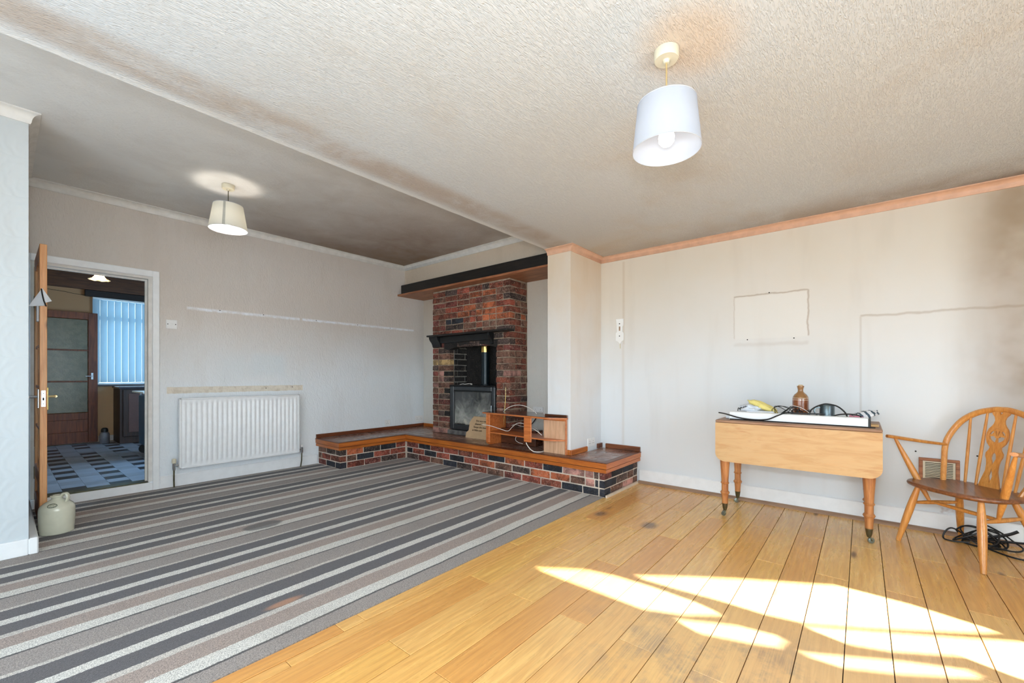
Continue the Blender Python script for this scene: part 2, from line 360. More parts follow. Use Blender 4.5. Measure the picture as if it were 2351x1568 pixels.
def plank_mat():
    t = NT('oak_plank'); p = t.obj(); g = t.pos(); oi = t.n('ShaderNodeObjectInfo').outputs['Random']
    a = t.noise(t.scale(p, (1.1, 9, 9)), 2.2, 6, .6, 1.4)
    wv = t.n('ShaderNodeTexWave', wave_type='BANDS', bands_direction='Y'); t.l(t.scale(p, (.35, 2.6, 1)), wv.inputs['Vector'])
    wv.inputs['Scale'].default_value = 4; wv.inputs['Distortion'].default_value = 9; wv.inputs['Detail'].default_value = 3; wv.inputs['Detail Scale'].default_value = 1.2
    fine = t.noise(t.scale(p, (5, 160, 160)), 1.2, 2)
    x, y, z = t.xyz(g)
    honey = t.ramp(oi, [(0, lin((228, 172, 92))), (.25, lin((242, 196, 114))), (.5, lin((232, 178, 104))), (.75, lin((246, 204, 128))), (1, lin((222, 162, 90)))])
    col = t.mix(t.rng(a, .38, .75, 0, .42), honey, lin((196, 130, 66)))
    col = t.mix(t.math('MULTIPLY', wv.outputs['Fac'], .16), col, lin((150, 92, 48)))
    col = t.mix(t.rng(fine, .45, .8, 0, .3), col, lin((150, 96, 52)))
    v = t.n('ShaderNodeTexVoronoi'); t.l(t.scale(p, (1.2, 5, 5)), v.inputs['Vector']); v.inputs['Scale'].default_value = 1.1
    col = t.mix(t.rng(v.outputs['Distance'], .03, .12, .85, 0), col, lin((92, 58, 34)))
    # worn, greyed varnish in the traffic area and two scorch spots
    m = t.noise(g, 3.4, 5, .7); wz = t.rng(t.dist(g, (1.68, .35, 0), (1.25, .75, 0)), .75, .1)
    pale = t.rng(t.dist(g, (1.9, -.1, 0), (.8, .6, 0)), 1.1, .2)
    col = t.mix(t.math('MULTIPLY', pale, .5), col, lin((214, 180, 142)))
    wn = t.math('MULTIPLY', wz, t.math('MULTIPLY', t.rng(m, .46, .62), t.rng(fine, .3, .6, .4, 1)))
    col = t.mix(t.math('MULTIPLY', wn, .55), col, lin((128, 118, 110)))
    for c, r in (((2.985, 1.573, 0), .075), ((2.975, 1.18, 0), .085)):
        sp = t.rng(t.math('ADD', t.dist(g, c, (.8, 1.2, 0)), t.math('MULTIPLY', t.math('SUBTRACT', m, .5), .07)), r*.3, r, .75, 0); col = t.mix(sp, col, lin((92, 72, 62)))
    r = t.rng(t.math('ADD', t.rng(a, .3, .7, 0, .12), t.math('MULTIPLY', wz, .2)), 0, 1, .26, .7, False)
    return t.out(col, r, t.bump(fine, .15, .0012), Coat_Weight=.12, Coat_Roughness=.25)
M['plank'] = plank_mat()

def carpet_mat():
    t = NT('striped_carpet'); p = t.pos(); x, y, z = t.xyz(p)
    n = t.noise(p, 3.5, 3); sp = t.noise(p, 210, 3, .8); sp2 = t.noise(p, 110, 2, .7)
    yy = t.math('SUBTRACT', t.math('ADD', y, t.math('MULTIPLY', t.math('SUBTRACT', n, .5), .022)), t.math('MULTIPLY', x, .012))
    yy = t.math('ADD', yy, t.math('MULTIPLY', t.math('SUBTRACT', sp2, .5), .010))
    f = t.math('FRACT', t.math('DIVIDE', t.math('SUBTRACT', 3.202+6.73, yy), .673))
    G, wt, D, W, B, K = lin((148, 138, 132)), lin((198, 192, 184)), lin((74, 70, 74)), lin((212, 209, 202)), lin((158, 140, 130)), lin((62, 58, 58))
    e = [0, .012, .157, .181, .290, .348, .452, .487, .593, .673]; c = [K, G, wt, D, W, D, wt, B, W]
    col = t.ramp(f, [(e[i]/.673, c[i]) for i in range(9)], 'CONSTANT')
    sp3 = t.rng(sp, .36, .64, .42, 1.5, False); hs = t.n('ShaderNodeHueSaturation'); t.l(col, hs.inputs['Color']); t.l(sp3, hs.inputs['Value']); col = hs.outputs[0]
    st = t.noise(p, 1.7, 4); col = t.mix(t.rng(st, .5, .75, 0, .22), col, lin((104, 90, 78)))
    col = t.mix(t.rng(t.math('ADD', t.dist(p, (1.203, 3.32, 0), (.8, 1.3, 0)), t.math('MULTIPLY', t.math('SUBTRACT', n, .5), .12)), .07, .10, .8, 0), col, lin((70, 66, 66)))
    col = t.mix(t.rng(t.dist(p, (.86, 2.11, 0), (.7, 2.2, 0)), .03, .075, .7, 0), col, lin((186, 128, 86)))
    return t.out(col, .97, t.bump(sp, .8, .006), Sheen_Weight=.25)
M['carpet'] = carpet_mat()

def brick_mats():
    cols = dict(red=(158, 78, 60), darkred=(126, 66, 58), orange=(192, 104, 66), brown=(128, 90, 74), dark=(80, 64, 60), black=(46, 49, 58), pink=(190, 138, 126), yellow=(204, 170, 116), soot=(34, 31, 30), redbrown=(134, 72, 54))
    for k, c in cols.items():
        t = NT('brick_'+k); p = t.obj(); n = t.noise(p, 9, 5, .65, .5); n2 = t.noise(p, 70, 3); oi = t.n('ShaderNodeObjectInfo').outputs['Random']
        c1 = lin(c); c2 = tuple(v*.36 for v in c1[:3])+(1,)
        col = t.mix(t.rng(n, .40, .62), c1, c2); col = t.mix(t.rng(n2, .54, .72, 0, .55 if k not in ('soot', 'black') else .12), col, lin((196, 168, 148)))
        hs = t.n('ShaderNodeHueSaturation'); t.l(col, hs.inputs['Color']); t.l(t.rng(oi, 0, 1, .8, 1.2, False), hs.inputs['Value'])
        M['b_'+k] = t.out(hs.outputs[0], .8, t.bump(n2, .6, .004, t.bump(n, .5, .008)))
brick_mats()
def tile_mat():
    t = NT('quarry_tile'); p = t.obj(); g = t.pos(); n = t.noise(p, 7, 4); oi = t.n('ShaderNodeObjectInfo').outputs['Random']
    col = t.ramp(oi, [(0, lin((118, 76, 58))), (.5, lin((134, 90, 72))), (1, lin((154, 110, 88)))]); col = t.mix(t.rng(n, .4, .7, 0, .5), col, lin((96, 64, 52)))
    du = t.noise(g, 2.5, 4); col = t.mix(t.rng(du, .42, .62, 0, .35), col, lin((150, 132, 120)))
    return t.out(col, t.rng(n, .3, .7, .2, .45), t.bump(t.noise(p, 18, 2), .15, .003), Coat_Weight=.3, Coat_Roughness=.15)
M['tile'] = tile_mat()
def stoveglass():
    t = NT('sooted_glass'); p = t.pos(); n = t.noise(p, 7, 5, .65, 1.0); x, y, z = t.xyz(p)
    f = t.math('ADD', t.math('MULTIPLY', n, .9), t.rng(z, .85, .5, -.15, .25), clamp=True)
    col = t.ramp(f, [(.3, lin((50, 52, 52))), (.5, lin((104, 106, 102))), (.66, lin((150, 152, 146))), (.85, lin((196, 192, 180)))])
    col = t.mix(t.rng(t.math('ADD', z, t.math('MULTIPLY', n, .05)), .475, .50, 1, 0), col, lin((12, 12, 12)))
    return t.out(col, .12, None, Coat_Weight=.6, Coat_Roughness=.05)
M['stove_glass'] = stoveglass()
def vinyl():
    t = NT('kitchen_vinyl'); p = t.obj(); oi = t.n('ShaderNodeObjectInfo').outputs['Random']; n = t.noise(t.scale(p, (3, 20, 1)), 2, 4)
    return t, p, oi, n
def vinyl_mat(name, c):
    t, p, oi, n = vinyl(); col = t.mix(t.rng(n, .3, .7, 0, .5), lin(c), tuple(v*.6 for v in lin(c)[:3])+(1,))
    return t.out(col, .35, t.bump(n, .1, .002))
M['vinyl_light'] = vinyl_mat('vinyl_light', (146, 156, 172)); M['vinyl_dark'] = vinyl_mat('vinyl_dark', (44, 44, 50)); M['vinyl_mid'] = vinyl_mat('vinyl_mid', (134, 142, 156))
def table_leaf_mat():
    t = NT('worn_pine_leaf'); p = t.pos(); q = t.scale(p, (1, 2.4, 16)); a = t.noise(q, 1.6, 6, .62, .8); b = t.noise(t.scale(p, (1, 1.3, 7)), 2.1, 4, .6, .8)
    fine = t.noise(t.scale(p, (1, 6, 150)), 1.6, 2); x, y, z = t.xyz(p)
    col = t.mix(t.rng(a, .4, .7, 0, .6), lin((198, 164, 118)), lin((178, 136, 84)))
    st = t.math('MULTIPLY', t.rng(b, .54, .68), t.rng(a, .40, .54)); st = t.math('MULTIPLY', st, t.rng(z, .52, .66, .35, 1)); col = t.mix(t.math('MULTIPLY', st, .7), col, lin((168, 106, 56)))
    col = t.mix(t.rng(fine, .5, .8, 0, .3), col, lin((206, 152, 92)))
    return t.out(col, .5, t.bump(fine, .1, .001))
M['leaf'] = table_leaf_mat()
def striped_cloth():
    t = NT('striped_tea_cloth'); p = t.obj(False); wv = t.n('ShaderNodeTexWave', wave_type='BANDS', bands_direction='Y'); t.l(p, wv.inputs['Vector']); wv.inputs['Scale'].default_value = 9; wv.inputs['Distortion'].default_value = 1.5
    return t.out(t.mix(t.rng(wv.outputs['Fac'], .55, .75), lin((226, 228, 232)), lin((70, 88, 100))), .9)
M['striped_cloth'] = striped_cloth(); M['rim_grey'] = plain('rim_grey', (186, 190, 198), .8)
def bottle_mat():
    t = NT('salt_glaze'); p = t.obj(False); x, y, z = t.xyz(p); n = t.noise(t.scale(p, (20, 20, 4)), 1.5, 4)
    col = t.mix(t.rng(n, .35, .7), lin((152, 88, 50)), lin((116, 58, 32))); col = t.mix(t.rng(z, .17, .178), col, lin((146, 104, 64)))
    for zz in (.158, .172): col = t.mix(t.math('MULTIPLY', t.rng(z, zz-.002, zz), t.rng(z, zz+.002, zz+.004, 1, 0)), col, lin((206, 186, 160)))
    return t.out(col, .15, None, Coat_Weight=.7, Coat_Roughness=.06)
M['bottle'] = bottle_mat()

# ================================================================== SETTING
XW, YB, YF, XL = 4.12, 5.15, -3.0, -1.3
ZF, ZR, YS = 2.335, 2.66, 2.43           # front ceiling, rear ceiling, y of the step between them
# floor with oak planks
fl = struct(MB().box(XL, XW+.1, YF, YB, -.12, -.014).build('floor', M['dark_hole']))
PW, Y0 = .1435, .053
def plank(x0, x1, y0, y1):
    cx, cy = (x0+x1)/2, (y0+y1)/2
    o = MB().bbox(x0-cx+.0012, x1-cx-.0012, y0-cy+.0015, y1-cy-.0015, -.0139, 0, .0012).build('plank', M['plank']); o.location = (cx, cy, 0); link(o, fl); return o
for k in range(-21, 11):
    y0 = Y0 + PW*k; y1 = y0+PW
    if y0 < YF: y0 = YF
    if k == 10: y1 = y0+PW
    js = [1.01+1.222*i for i in range(-2, 4)] if k % 2 else [1.618+1.222*i for i in range(-3, 3)]
    js = sorted(j for j in js if XL+.05 < j < XW-.02)
    e = [XL+.01] + js + [XW-.02]
    for a, b in zip(e, e[1:]): plank(a, b, y0, y1)
for (ya, yb, js) in ((Y0+11*PW, 1.683, (.689, 2.3, 3.1)), (1.6855, 1.764, (.926, 1.028, 2.1, 2.75))):
    e = [XL+.01]+list(js)+[3.40]
    for a, b in zip(e, e[1:]): plank(a, b, ya, yb)
plank(3.40, XW-.02, 1.6315, 1.745)
# carpet
cp = MB().prism([(XL+.01, 1.765), (3.395, 1.765), (3.395, 4.615), (2.485, 4.615), (2.485, YB-.012), (.151, YB-.012), (.151, 3.851), (XL+.01, 3.851)], -.0135, .004).build('carpet', M['carpet'])
tag(cp, 'fitted carpet in grey, cream and dark stripes beside the oak boards', 'carpet')

DX0, DX1, DZ = .175, .915, 1.985
wb = MB().box(.0, DX0-.02, YB, YB+.12, 0, ZR).box(DX1+.0, XW+.1, YB, YB+.12, 0, ZR).box(DX0-.02, DX1, YB, YB+.12, DZ+.02, ZR)
struct(wb.build('wall_back', M['wall_back'], smooth=False))
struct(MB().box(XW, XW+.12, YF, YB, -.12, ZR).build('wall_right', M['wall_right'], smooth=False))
struct(MB().box(3.77, XW-.001, YS+.001, YB-.001, 2.386, ZR).build('wall_chimney', M['wall_chimney'], smooth=False))
struct(MB().box(4.114, XW-.0005, YS+.001, YB-.001, .315, 2.38).build('wall_recess', M['wall_chimney'], smooth=False))
struct(MB().box(3.502, XW-.001, 2.163, YS, 0, ZR).build('wall_pier', M['wall_pier'], smooth=False))
struct(MB().box(XL, .11, 3.87, YB-.001, 0, ZR).build('wall_nib', M['wall_nib'], smooth=False))
struct(MB().box(XL-.1, XL, YF, 3.87, -.12, ZR).build('wall_left', M['wall_plain'], smooth=False))
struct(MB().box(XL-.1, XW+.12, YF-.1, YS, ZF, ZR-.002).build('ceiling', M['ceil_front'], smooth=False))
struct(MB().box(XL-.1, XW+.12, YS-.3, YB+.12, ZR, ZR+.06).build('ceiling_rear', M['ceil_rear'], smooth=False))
lamp_k = lamp('kitchen_side_window_daylight', 'AREA', (2.5, 6.4, 1.5), 75.0, (0.40, 0.70, 1.0), rot=(PI/2, 0, PI/2), size=1.6, size_y=1.1)
# unseen front wall with made-up openings, shaped to cast the sun patches
patches = [
 [(1.914,1.404),(2.074,1.169),(2.111,1.005),(2.116,.817),(2.106,.603),(2.079,.492),(1.966,.639),(1.898,.795),(1.902,1.001),(1.905,1.208)],
 [(2.177,.941),(2.319,.753),(2.5,.496),(2.743,.093),(2.737,-.191),(2.68,-.44),(2.601,-.354),(2.381,-.03),(2.242,.189),(2.206,.349),(2.205,.534),(2.186,.732)],
 [(1.901,.627),(2.024,.402),(2.054,.247),(1.973,.261),(1.924,.382),(1.873,.537)],
 [(2.203,.186),(2.333,-.03),(2.466,-.237),(2.639,-.505),(2.62,-.80),(2.33,-.74),(2.32,-.42),(2.36,-.288),(2.22,-.068),(2.175,.05)],
 [(1.98,.19),(2.03,.10),(2.17,-.13),(2.27,-.33),(2.22,-.30),(2.08,-.10),(1.99,.06)]]
def toplane(p):
    t = (p[1]-YF)/SUN_H.y; return (p[0]-SUN_H.x*t, t*SUN_T)
holes = [[toplane(p) for p in q] for q in patches]
outer = [(XL, 0), (XW, 0), (XW, ZF), (XL, ZF)]
polys = [[Vector((a, b, 0)) for a, b in q] for q in [outer]+holes]
tri = tessellate_polygon(polys); flat = [p for q in polys for p in q]
wf = MB().add([(p.x, YF, p.y) for p in flat], tri)
struct(wf.build('wall_front_gobo', M['wall_plain'], smooth=False))

# coving
def cove(name, p0, p1, z, d, m, drop=.055, pr=.055, e0=0, e1=0):
    """moulding from p0 to p1 along a wall; d = unit vector into the room; e = mitre growth at the ends"""
    prof = [(0, -drop), (.008, -drop), (.010, -drop+.006)] + [(.012+(pr-.016)*(1-math.cos(a)), -drop+.008+(drop-.016)*math.sin(a)) for a in [PI/2*i/6 for i in range(7)]] + [(pr, -.006), (pr, 0), (0, 0)]
    a, b = Vector(p0), Vector(p1); t = (b-a).normalized(); vs = []; n = len(prof)
    for q, sgn, e in ((a, -1, e0), (b, 1, e1)):
        for r, h in prof: vs.append((q.x+d[0]*r+t.x*sgn*e*r, q.y+d[1]*r+t.y*sgn*e*r, z+h))
    fs = [(i, (i+1) % n, (i+1) % n+n, i+n) for i in range(n)] + [tuple(range(n)), tuple(range(2*n-1, n-1, -1))]
    return struct(MB().add(vs, fs).build(name, m, ang=50))
cove('trim_1', (XW, YF), (XW, 2.163), ZF, (-1, 0), M['salmon'], e1=-1)
cove('trim_2', (XW, 2.163), (3.502, 2.163), ZF, (0, -1), M['salmon'], e0=-1, e1=1)
cove('trim_3', (3.502, 2.163), (3.502, YS), ZF, (-1, 0), M['salmon'], e0=1)
cove('trim_4', (.11, YB), (3.77, YB), ZR, (0, -1), M['coving_white'], .06, .06, e0=-1, e1=-1)
cove('trim_5', (3.77, YB), (3.77, YS), ZR, (-1, 0), M['coving_white'], .06, .06, e0=-1)
cove('trim_6', (XL, 3.87), (.11, 3.87), ZR, (0, -1), M['coving_white'], .065, .05, e1=1)
cove('trim_7', (.11, 3.87), (.11, YB), ZR, (1, 0), M['coving_white'], .065, .05, e0=1, e1=-1)
# skirtings
def skirt(name, x0, x1, y0, y1, h, m=None, z0=0): return struct(MB().bbox(x0, x1, y0, y1, z0, h, .006).build(name, m or M['white_gloss']))
skirt('baseboard_back', .965, 2.478, YB-.018, YB, .12)
skirt('baseboard_nib', XL, .1105, 3.852, 3.87, .10)
skirt('baseboard_nib_end', .1105, .15, 3.852, YB-.03, .10)
skirt('baseboard_right', XW-.016, XW, YF, 1.735, .135)
struct(MB().prism([(XW-.045, 0), (XW-.016, 0), (XW-.016, .026), (XW-.026, .025), (XW-.038, .016)], YF, 1.735, axis='y').build('trim_8', M['floor_strip']))
struct(MB().prism([(3.40, .0), (4.074, .0), (4.074, .022), (3.40, .022)], 1.727, 1.742, axis='y').build('trim_9', plain('trim_cream', (222, 206, 186), .5, .1)))
cc = MB()                                   # bare corner bead down the nib and pier

# ------------------------------------------------------------------ doorway + pine glazed door
d1 = empty('door_1', (DX1, YB, 0)); struct(d1)
fr = MB(); 
def arch(x0, x1, z0, z1): fr.bbox(x0, x1, YB-.018, YB-.0005, z0, z1, .004)
arch(DX1, .965, .0, 2.063); arch(.118, DX0-.02, .0, 2.063); arch(DX0-.02, DX1, DZ+.02, 2.063)
fr.build('architrave', M['white_gloss'], d1)
li = MB(); li.box(DX1-.03, DX1, YB-.001, YB+.125, .08, DZ+.02).box(DX0-.02, DX0, YB-.001, YB+.125, .08, DZ+.02).box(DX0, DX1-.03, YB-.001, YB+.125, DZ-.002, DZ+.02)
li.bbox(DX1-.045, DX1-.03, YB+.05, YB+.075, .08, DZ, .002).bbox(DX0, DX1-.045, YB+.05, YB+.075, DZ-.017, DZ, .002)
li.build('door_lining', M['coving_white'], d1)
MB().bbox(DX0-.02, DX1, YB-.012, YB+.0, .0, .078, .003).build('threshold_riser', M['white_gloss'], d1)
MB().bbox(DX0, DX1-.03, YB-.005, YB+.125, .079, .088, .003).build('sill_strip', M['old_brass'], d1)
# leaf: hinged on the left jamb, standing open into the room
def leaf(name, x0, y0, w_, z0, z1, mat, matx, gl, root, th=.036, rows=3, along='y', sgn=-1, bottom=.50, cols=1):
    """leaf in the plane x (along='y') or y (along='x'); w_ wide from y0 going sgn"""
    def B(u0, u1, t0, t1, za, zb, m, nm, b=.003, par=None):
        if along == 'y': a, c = sorted((y0+sgn*u0, y0+sgn*u1)); o = MB().bbox(x0+t0, x0+t1, a, c, za, zb, b).build(nm, m, par or root)
        else: a, c = sorted((x0+sgn*u0, x0+sgn*u1)); o = MB().bbox(a, c, y0+t0, y0+t1, za, zb, b).build(nm, m, par or root)
        return o
    L = B(0, .10, 0, th, z0, z1, mat, 'stile'); B(w_-.10, w_, 0, th, z0, z1, mat, 'stile')
    B(.10, w_-.10, 0, th, z0, z0+.16, matx, 'rail'); B(.10, w_-.10, 0, th, z1-.10, z1, matx, 'rail'); B(.10, w_-.10, 0, th, z0+bottom, z0+bottom+.10, matx, 'rail')
    B(.10, w_-.10, .012, th-.012, z0+.16, z0+bottom, mat, 'panel')
    g0, g1 = z0+bottom+.10, z1-.10
    for i in range(1, rows): zz = g0+(g1-g0)*i/rows; B(.10, w_-.10, .004, th-.004, zz-.011, zz+.011, matx, 'glazing_bar')
    for j in range(1, cols): uu = .10+(w_-.2)*j/cols; B(uu-.011, uu+.011, .004, th-.004, g0, g1, mat, 'glazing_bar')
    for i in range(rows):
        za = g0+(g1-g0)*i/rows; zb = g0+(g1-g0)*(i+1)/rows
        for j in range(cols):
            ua = .10+(w_-.2)*j/cols; ub = .10+(w_-.2)*(j+1)/cols; B(ua+.006, ub-.006, th/2-.003, th/2+.003, za+.008, zb-.008, gl, 'pane', .001)
LX, LY0, LW = .176, 5.115, .70; FY = LY0-LW
leaf('door_leaf', LX, LY0, LW, .012, 2.0, M['pine'], M['pine_x'], M['glass'], d1, rows=5, cols=2, bottom=.28)
MB().bbox(LX+.007, LX+.029, FY-.002, FY+.001, .86, .975, .002).build('lock_plate', M['chrome'], d1)
MB().box(LX+.014, LX+.022, FY-.003, FY-.0015, .905, .925).box(LX+.015, LX+.021, FY-.003, FY-.0015, .952, .957).box(LX+.015, LX+.021, FY-.003, FY-.0015, .878, .883).build('keyhole', M['dark_hole'], d1)
h1 = MB().bbox(LX+.036, LX+.044, FY+.03, FY+.075, .835, .995, .003).build('handle_plate', M['brass'], d1)
MB().tube([(LX+.044, FY+.052, .93), (LX+.080, FY+.052, .93)], .008).tube(cr([(LX+.080, FY+.048, .93), (LX+.083, FY+.08, .93), (LX+.083, FY+.16, .932)], 4), .008).build('lever', M['pale_brass'], h1)
h2 = MB().bbox(LX-.008, LX, FY+.03, FY+.075, .85, .985, .003).build('handle_plate', M['chrome'], d1)
MB().tube([(LX-.008, FY+.052, .93), (LX-.045, FY+.052, .93)], .010).tube(cr([(LX-.045, FY+.048, .93), (LX-.049, FY+.09, .93), (LX-.045, FY+.15, .928)], 4), .008).build('lever', M['chrome'], h2)
MB().bbox(LX-.003, LX+.003, LY0, LY0+.02, 1.62, 1.72, .002).build('hinge', M['old_brass'], d1)
MB().bbox(LX-.003, LX+.003, LY0, LY0+.02, .25, .35, .002).build('hinge', M['old_brass'], d1)
# folded paper notice hanging over the door edge
nt = empty('paper_notice', (LX, FY+.02, 1.60), 'folded white paper notice with black band hanging from edge of open pine door', 'notice')
MB().add([(LX+.012, FY-.012, 1.690), (LX-.052, FY-.006, 1.555), (LX+.020, FY-.028, 1.565), (LX+.030, FY-.012, 1.590), (LX+.058, FY-.006, 1.605), (LX+.012, FY-.009, 1.690), (LX-.052, FY-.003, 1.555), (LX+.020, FY-.025, 1.565), (LX+.030, FY-.009, 1.590), (LX+.058, FY-.003, 1.605)],
     [(0, 1, 2), (0, 2, 3), (0, 3, 4), (5, 7, 6), (5, 8, 7), (5, 9, 8), (0, 5, 6, 1), (1, 6, 7, 2), (2, 7, 8, 3), (3, 8, 9, 4), (4, 9, 5, 0)]).build('folded_sheet', M['paper'], nt, False)
MB().tube([(LX+.008, FY-.0125, 1.684), (LX+.012, FY-.020, 1.645), (LX+.019, FY-.027, 1.60), (LX+.030, FY-.030, 1.562)], .0045, 6).build('black_band', M['black_rubber'], nt)
MB().bbox(LX-.012, LX-.0005, FY+.03, FY+.10, 1.46, 1.60, .002).build('hanging_card', M['paper'], nt)

# ------------------------------------------------------------------ back wall fittings
def plate(name, c, w_, h_, axis, lab, cat, holes=2, toggle=True, grp=None):
    """axis 'y': on a wall facing -y ; 'x': on a wall facing -x"""
    r = empty(name, c, lab, cat, grp)
    def bx(a0, a1, d0, d1, z0, z1, m, nm, b=.003):
        if axis == 'y': return MB().bbox(c[0]+a0, c[0]+a1, c[1]-d1, c[1]-d0, c[2]+z0, c[2]+z1, b).build(nm, m, r)
        return MB().bbox(c[0]-d1, c[0]-d0, c[1]+a0, c[1]+a1, c[2]+z0, c[2]+z1, b).build(nm, m, r)
    bx(-w_/2, w_/2, 0, .009, -h_/2, h_/2, M['white_plastic'], 'faceplate')
    return r, bx
r, bx = plate('switch_plate', (1.058, YB, 1.575), .086, .086, 'y', 'white wall plate with two dark screws beside the doorway', 'switch')
for s in (-.030, .030): bx(s-.004, s+.004, .009, .0105, -.004, .004, M['dark_hole'], 'screw', .001)
bx(-.008, .008, .009, .012, -.010, .010, M['white_plastic'], 'cable_outlet')
def socket(c, axis, lab, w_=.086, dbl=False):
    r, bx = plate('wall_socket', c, w_, .086, axis, lab, 'socket', grp='white sockets low on the walls')
    for k in ((-.036, .036) if dbl else (0,)):
        for a, z in ((0, .014), (-.011, -.008), (.011, -.008)): bx(k+a-.003, k+a+.003, .009, .0098, z-.003, z+.003, M['dark_hole'], 'socket_hole', .0005)
    bx(-.006, .006, .009, .014, .024, .038, M['white_plastic'], 'rocker_switch', .001)
socket((3.473, YB, .412), 'y', 'small single white socket on the back wall, nearer the radiator')
socket((4.022, YB, .432), 'y', 'double white socket in the back corner beside the brick chimney', .146, True)
socket((3.895, 2.163, .390), 'y', 'white socket set low on the pier above the raised hearth', .146, True)
socket((4.112, 2.99, .660), 'x', 'white socket in the recess wall behind the wooden unit', .146, True)
MB().tube(cr([(4.085, 2.98, .63), (4.08, 2.98, .60), (4.085, 3.02, .55), (4.08, 3.06, .50), (4.0, 3.10, .42), (3.92, 3.12, .325)], 5), .006).build('socket_cable', M['black_rubber'])
tag(bpy.data.objects['socket_cable'], 'black cord hanging down from the recess wall socket behind the unit', 'cable')
# screw holes left in the walls
for (x, z) in ((1.459, 1.757), (1.875, 1.757), (2.468, 1.752), (3.02, 1.75), (3.52, 1.748)):
    pass
hl = empty('screw_holes_strip', (2.4, YB, 1.755)); 
bpy.data.objects.remove(hl)
wbk = bpy.data.objects['wall_back']; wrt = bpy.data.objects['wall_right']
for (x, z) in ((1.459, 1.757), (1.875, 1.757), (2.468, 1.752), (3.02, 1.75), (3.52, 1.748), (1.90, .938), (2.185, .945)):
    MB().lathe([(.005, 0), (.005, .002), (.002, .0022)], (0, 0, 0), 10, mat=Matrix.Rotation(PI/2, 4, 'X')).build('screw_hole', M['dark_hole'], wbk).location = (x, YB-.0002, z)
for (y, z) in ((.601, 1.776), (.764, 1.389), (.427, 1.385), (-.292, .545), (-.588, .547)):
    MB().lathe([(.005, 0), (.005, .002), (.002, .0022)], (0, 0, 0), 10, mat=Matrix.Rotation(-PI/2, 4, 'Y')).build('screw_hole', M['dark_hole'], wrt).location = (XW-.0002, y, z)
# bare thermostat back plate on the right wall
r = empty('thermostat_backplate', (XW, 1.945, 1.53), 'bare off-white thermostat backplate with two screws near the pier', 'plate')
MB().prism([(1.985, 1.668), (1.905, 1.668), (1.905, 1.600), (1.915, 1.585), (1.915, 1.535), (1.902, 1.520), (1.902, 1.445), (1.925, 1.432), (1.940, 1.408), (1.962, 1.432), (1.988, 1.445), (1.988, 1.520), (1.975, 1.535), (1.978, 1.600)], XW-.010, XW-.0005, axis='x').build('backplate', M['white_plastic'], r)
MB().box(XW-.0115, XW-.010, 1.937, 1.952, 1.545, 1.590).build('slot', M['floor_strip'], r)
for z in (1.618, 1.490): MB().box(XW-.013, XW-.010, 1.940, 1.950, z-.005, z+.005).build('screw', M['dark_hole'], r)
MB().tube([(XW-.004, 1.942, 1.41), (XW-.004, 1.940, 1.36)], .006).build('cable_stub', M['cream_plastic'], r)

# ------------------------------------------------------------------ radiator
rad = empty('radiator', (1.66, YB, .1), 'white corrugated panel radiator on the back wall beside the doorway', 'radiator')
RX0, RX1, RZ0, RZ1, RY = 1.097, 2.226, .180, .860, 5.045
nr = 25; pts = []; N = nr*8
cols = []
for i in range(N+1):
    u = i/N; ph = (u*nr) % 1; d = .011*max(0, math.sin(PI*min(1, max(0, (ph-.18)/.64))))**.5 if .18 < ph < .82 else 0
    cols.append((RX0+.02+(RX1-RX0-.04)*u, d))
mb = MB(); zz = [RZ0+.012, RZ0+.045, RZ0+.065, RZ1-.065, RZ1-.045, RZ1-.012]; fac = [0, 0, 1, 1, 0, 0]
vs = [(x, RY+.012-d*f, z) for z, f in zip(zz, fac) for x, d in cols]; n = len(cols)
fs = [(j*n+i, j*n+i+1, (j+1)*n+i+1, (j+1)*n+i) for j in range(5) for i in range(n-1)]
mb.add(vs, fs); mb.bbox(RX0, RX1, RY+.0135, RY+.045, RZ0, RZ1, .006)
mb.bbox(RX0, RX1, RY+.002, RY+.014, RZ1-.014, RZ1, .004).bbox(RX0, RX1, RY+.002, RY+.014, RZ0, RZ0+.014, .004).bbox(RX0, RX0+.02, RY+.002, RY+.014, RZ0, RZ1, .004).bbox(RX1-.02, RX1, RY+.002, RY+.014, RZ0, RZ1, .004)
mb.build('panel', M['white_gloss'], rad, ang=45)
MB().bbox(RX0+.15, RX0+.19, RY+.045, YB, .3, .8, .003).build('bracket', M['black_iron'], rad); MB().bbox(RX1-.19, RX1-.15, RY+.045, YB, .3, .8, .003).build('bracket', M['black_iron'], rad)
for x, sx, nm in ((RX0, -1, 'cream'), (RX1, 1, 'plain')):
    v = MB().tube([(x, RY+.03, .215), (x+sx*.035, RY+.03, .215)], .010, 10).lathe([(.011, .17), (.014, .19), (.014, .235), (.010, .24)], (x+sx*.035, RY+.03, 0), 12).build('valve', M['chrome'], rad)
    MB().tube([(x+sx*.035, RY+.03, .17), (x+sx*.035, RY+.035, .08), (x+sx*.030, RY+.05, .006)], .007, 8).build('pipe', M['old_brass'], v)
    if sx < 0: MB().lathe([(.012, .238), (.018, .242), (.018, .275), (.013, .282)], (x+sx*.035, RY+.03, 0), 14).build('valve_cap', M['cream_plastic'], v)
    else: MB().lathe([(.009, .238), (.010, .262), (.008, .268)], (x+sx*.035, RY+.03, 0), 12).build('valve_cap', M['white_plastic'], v)

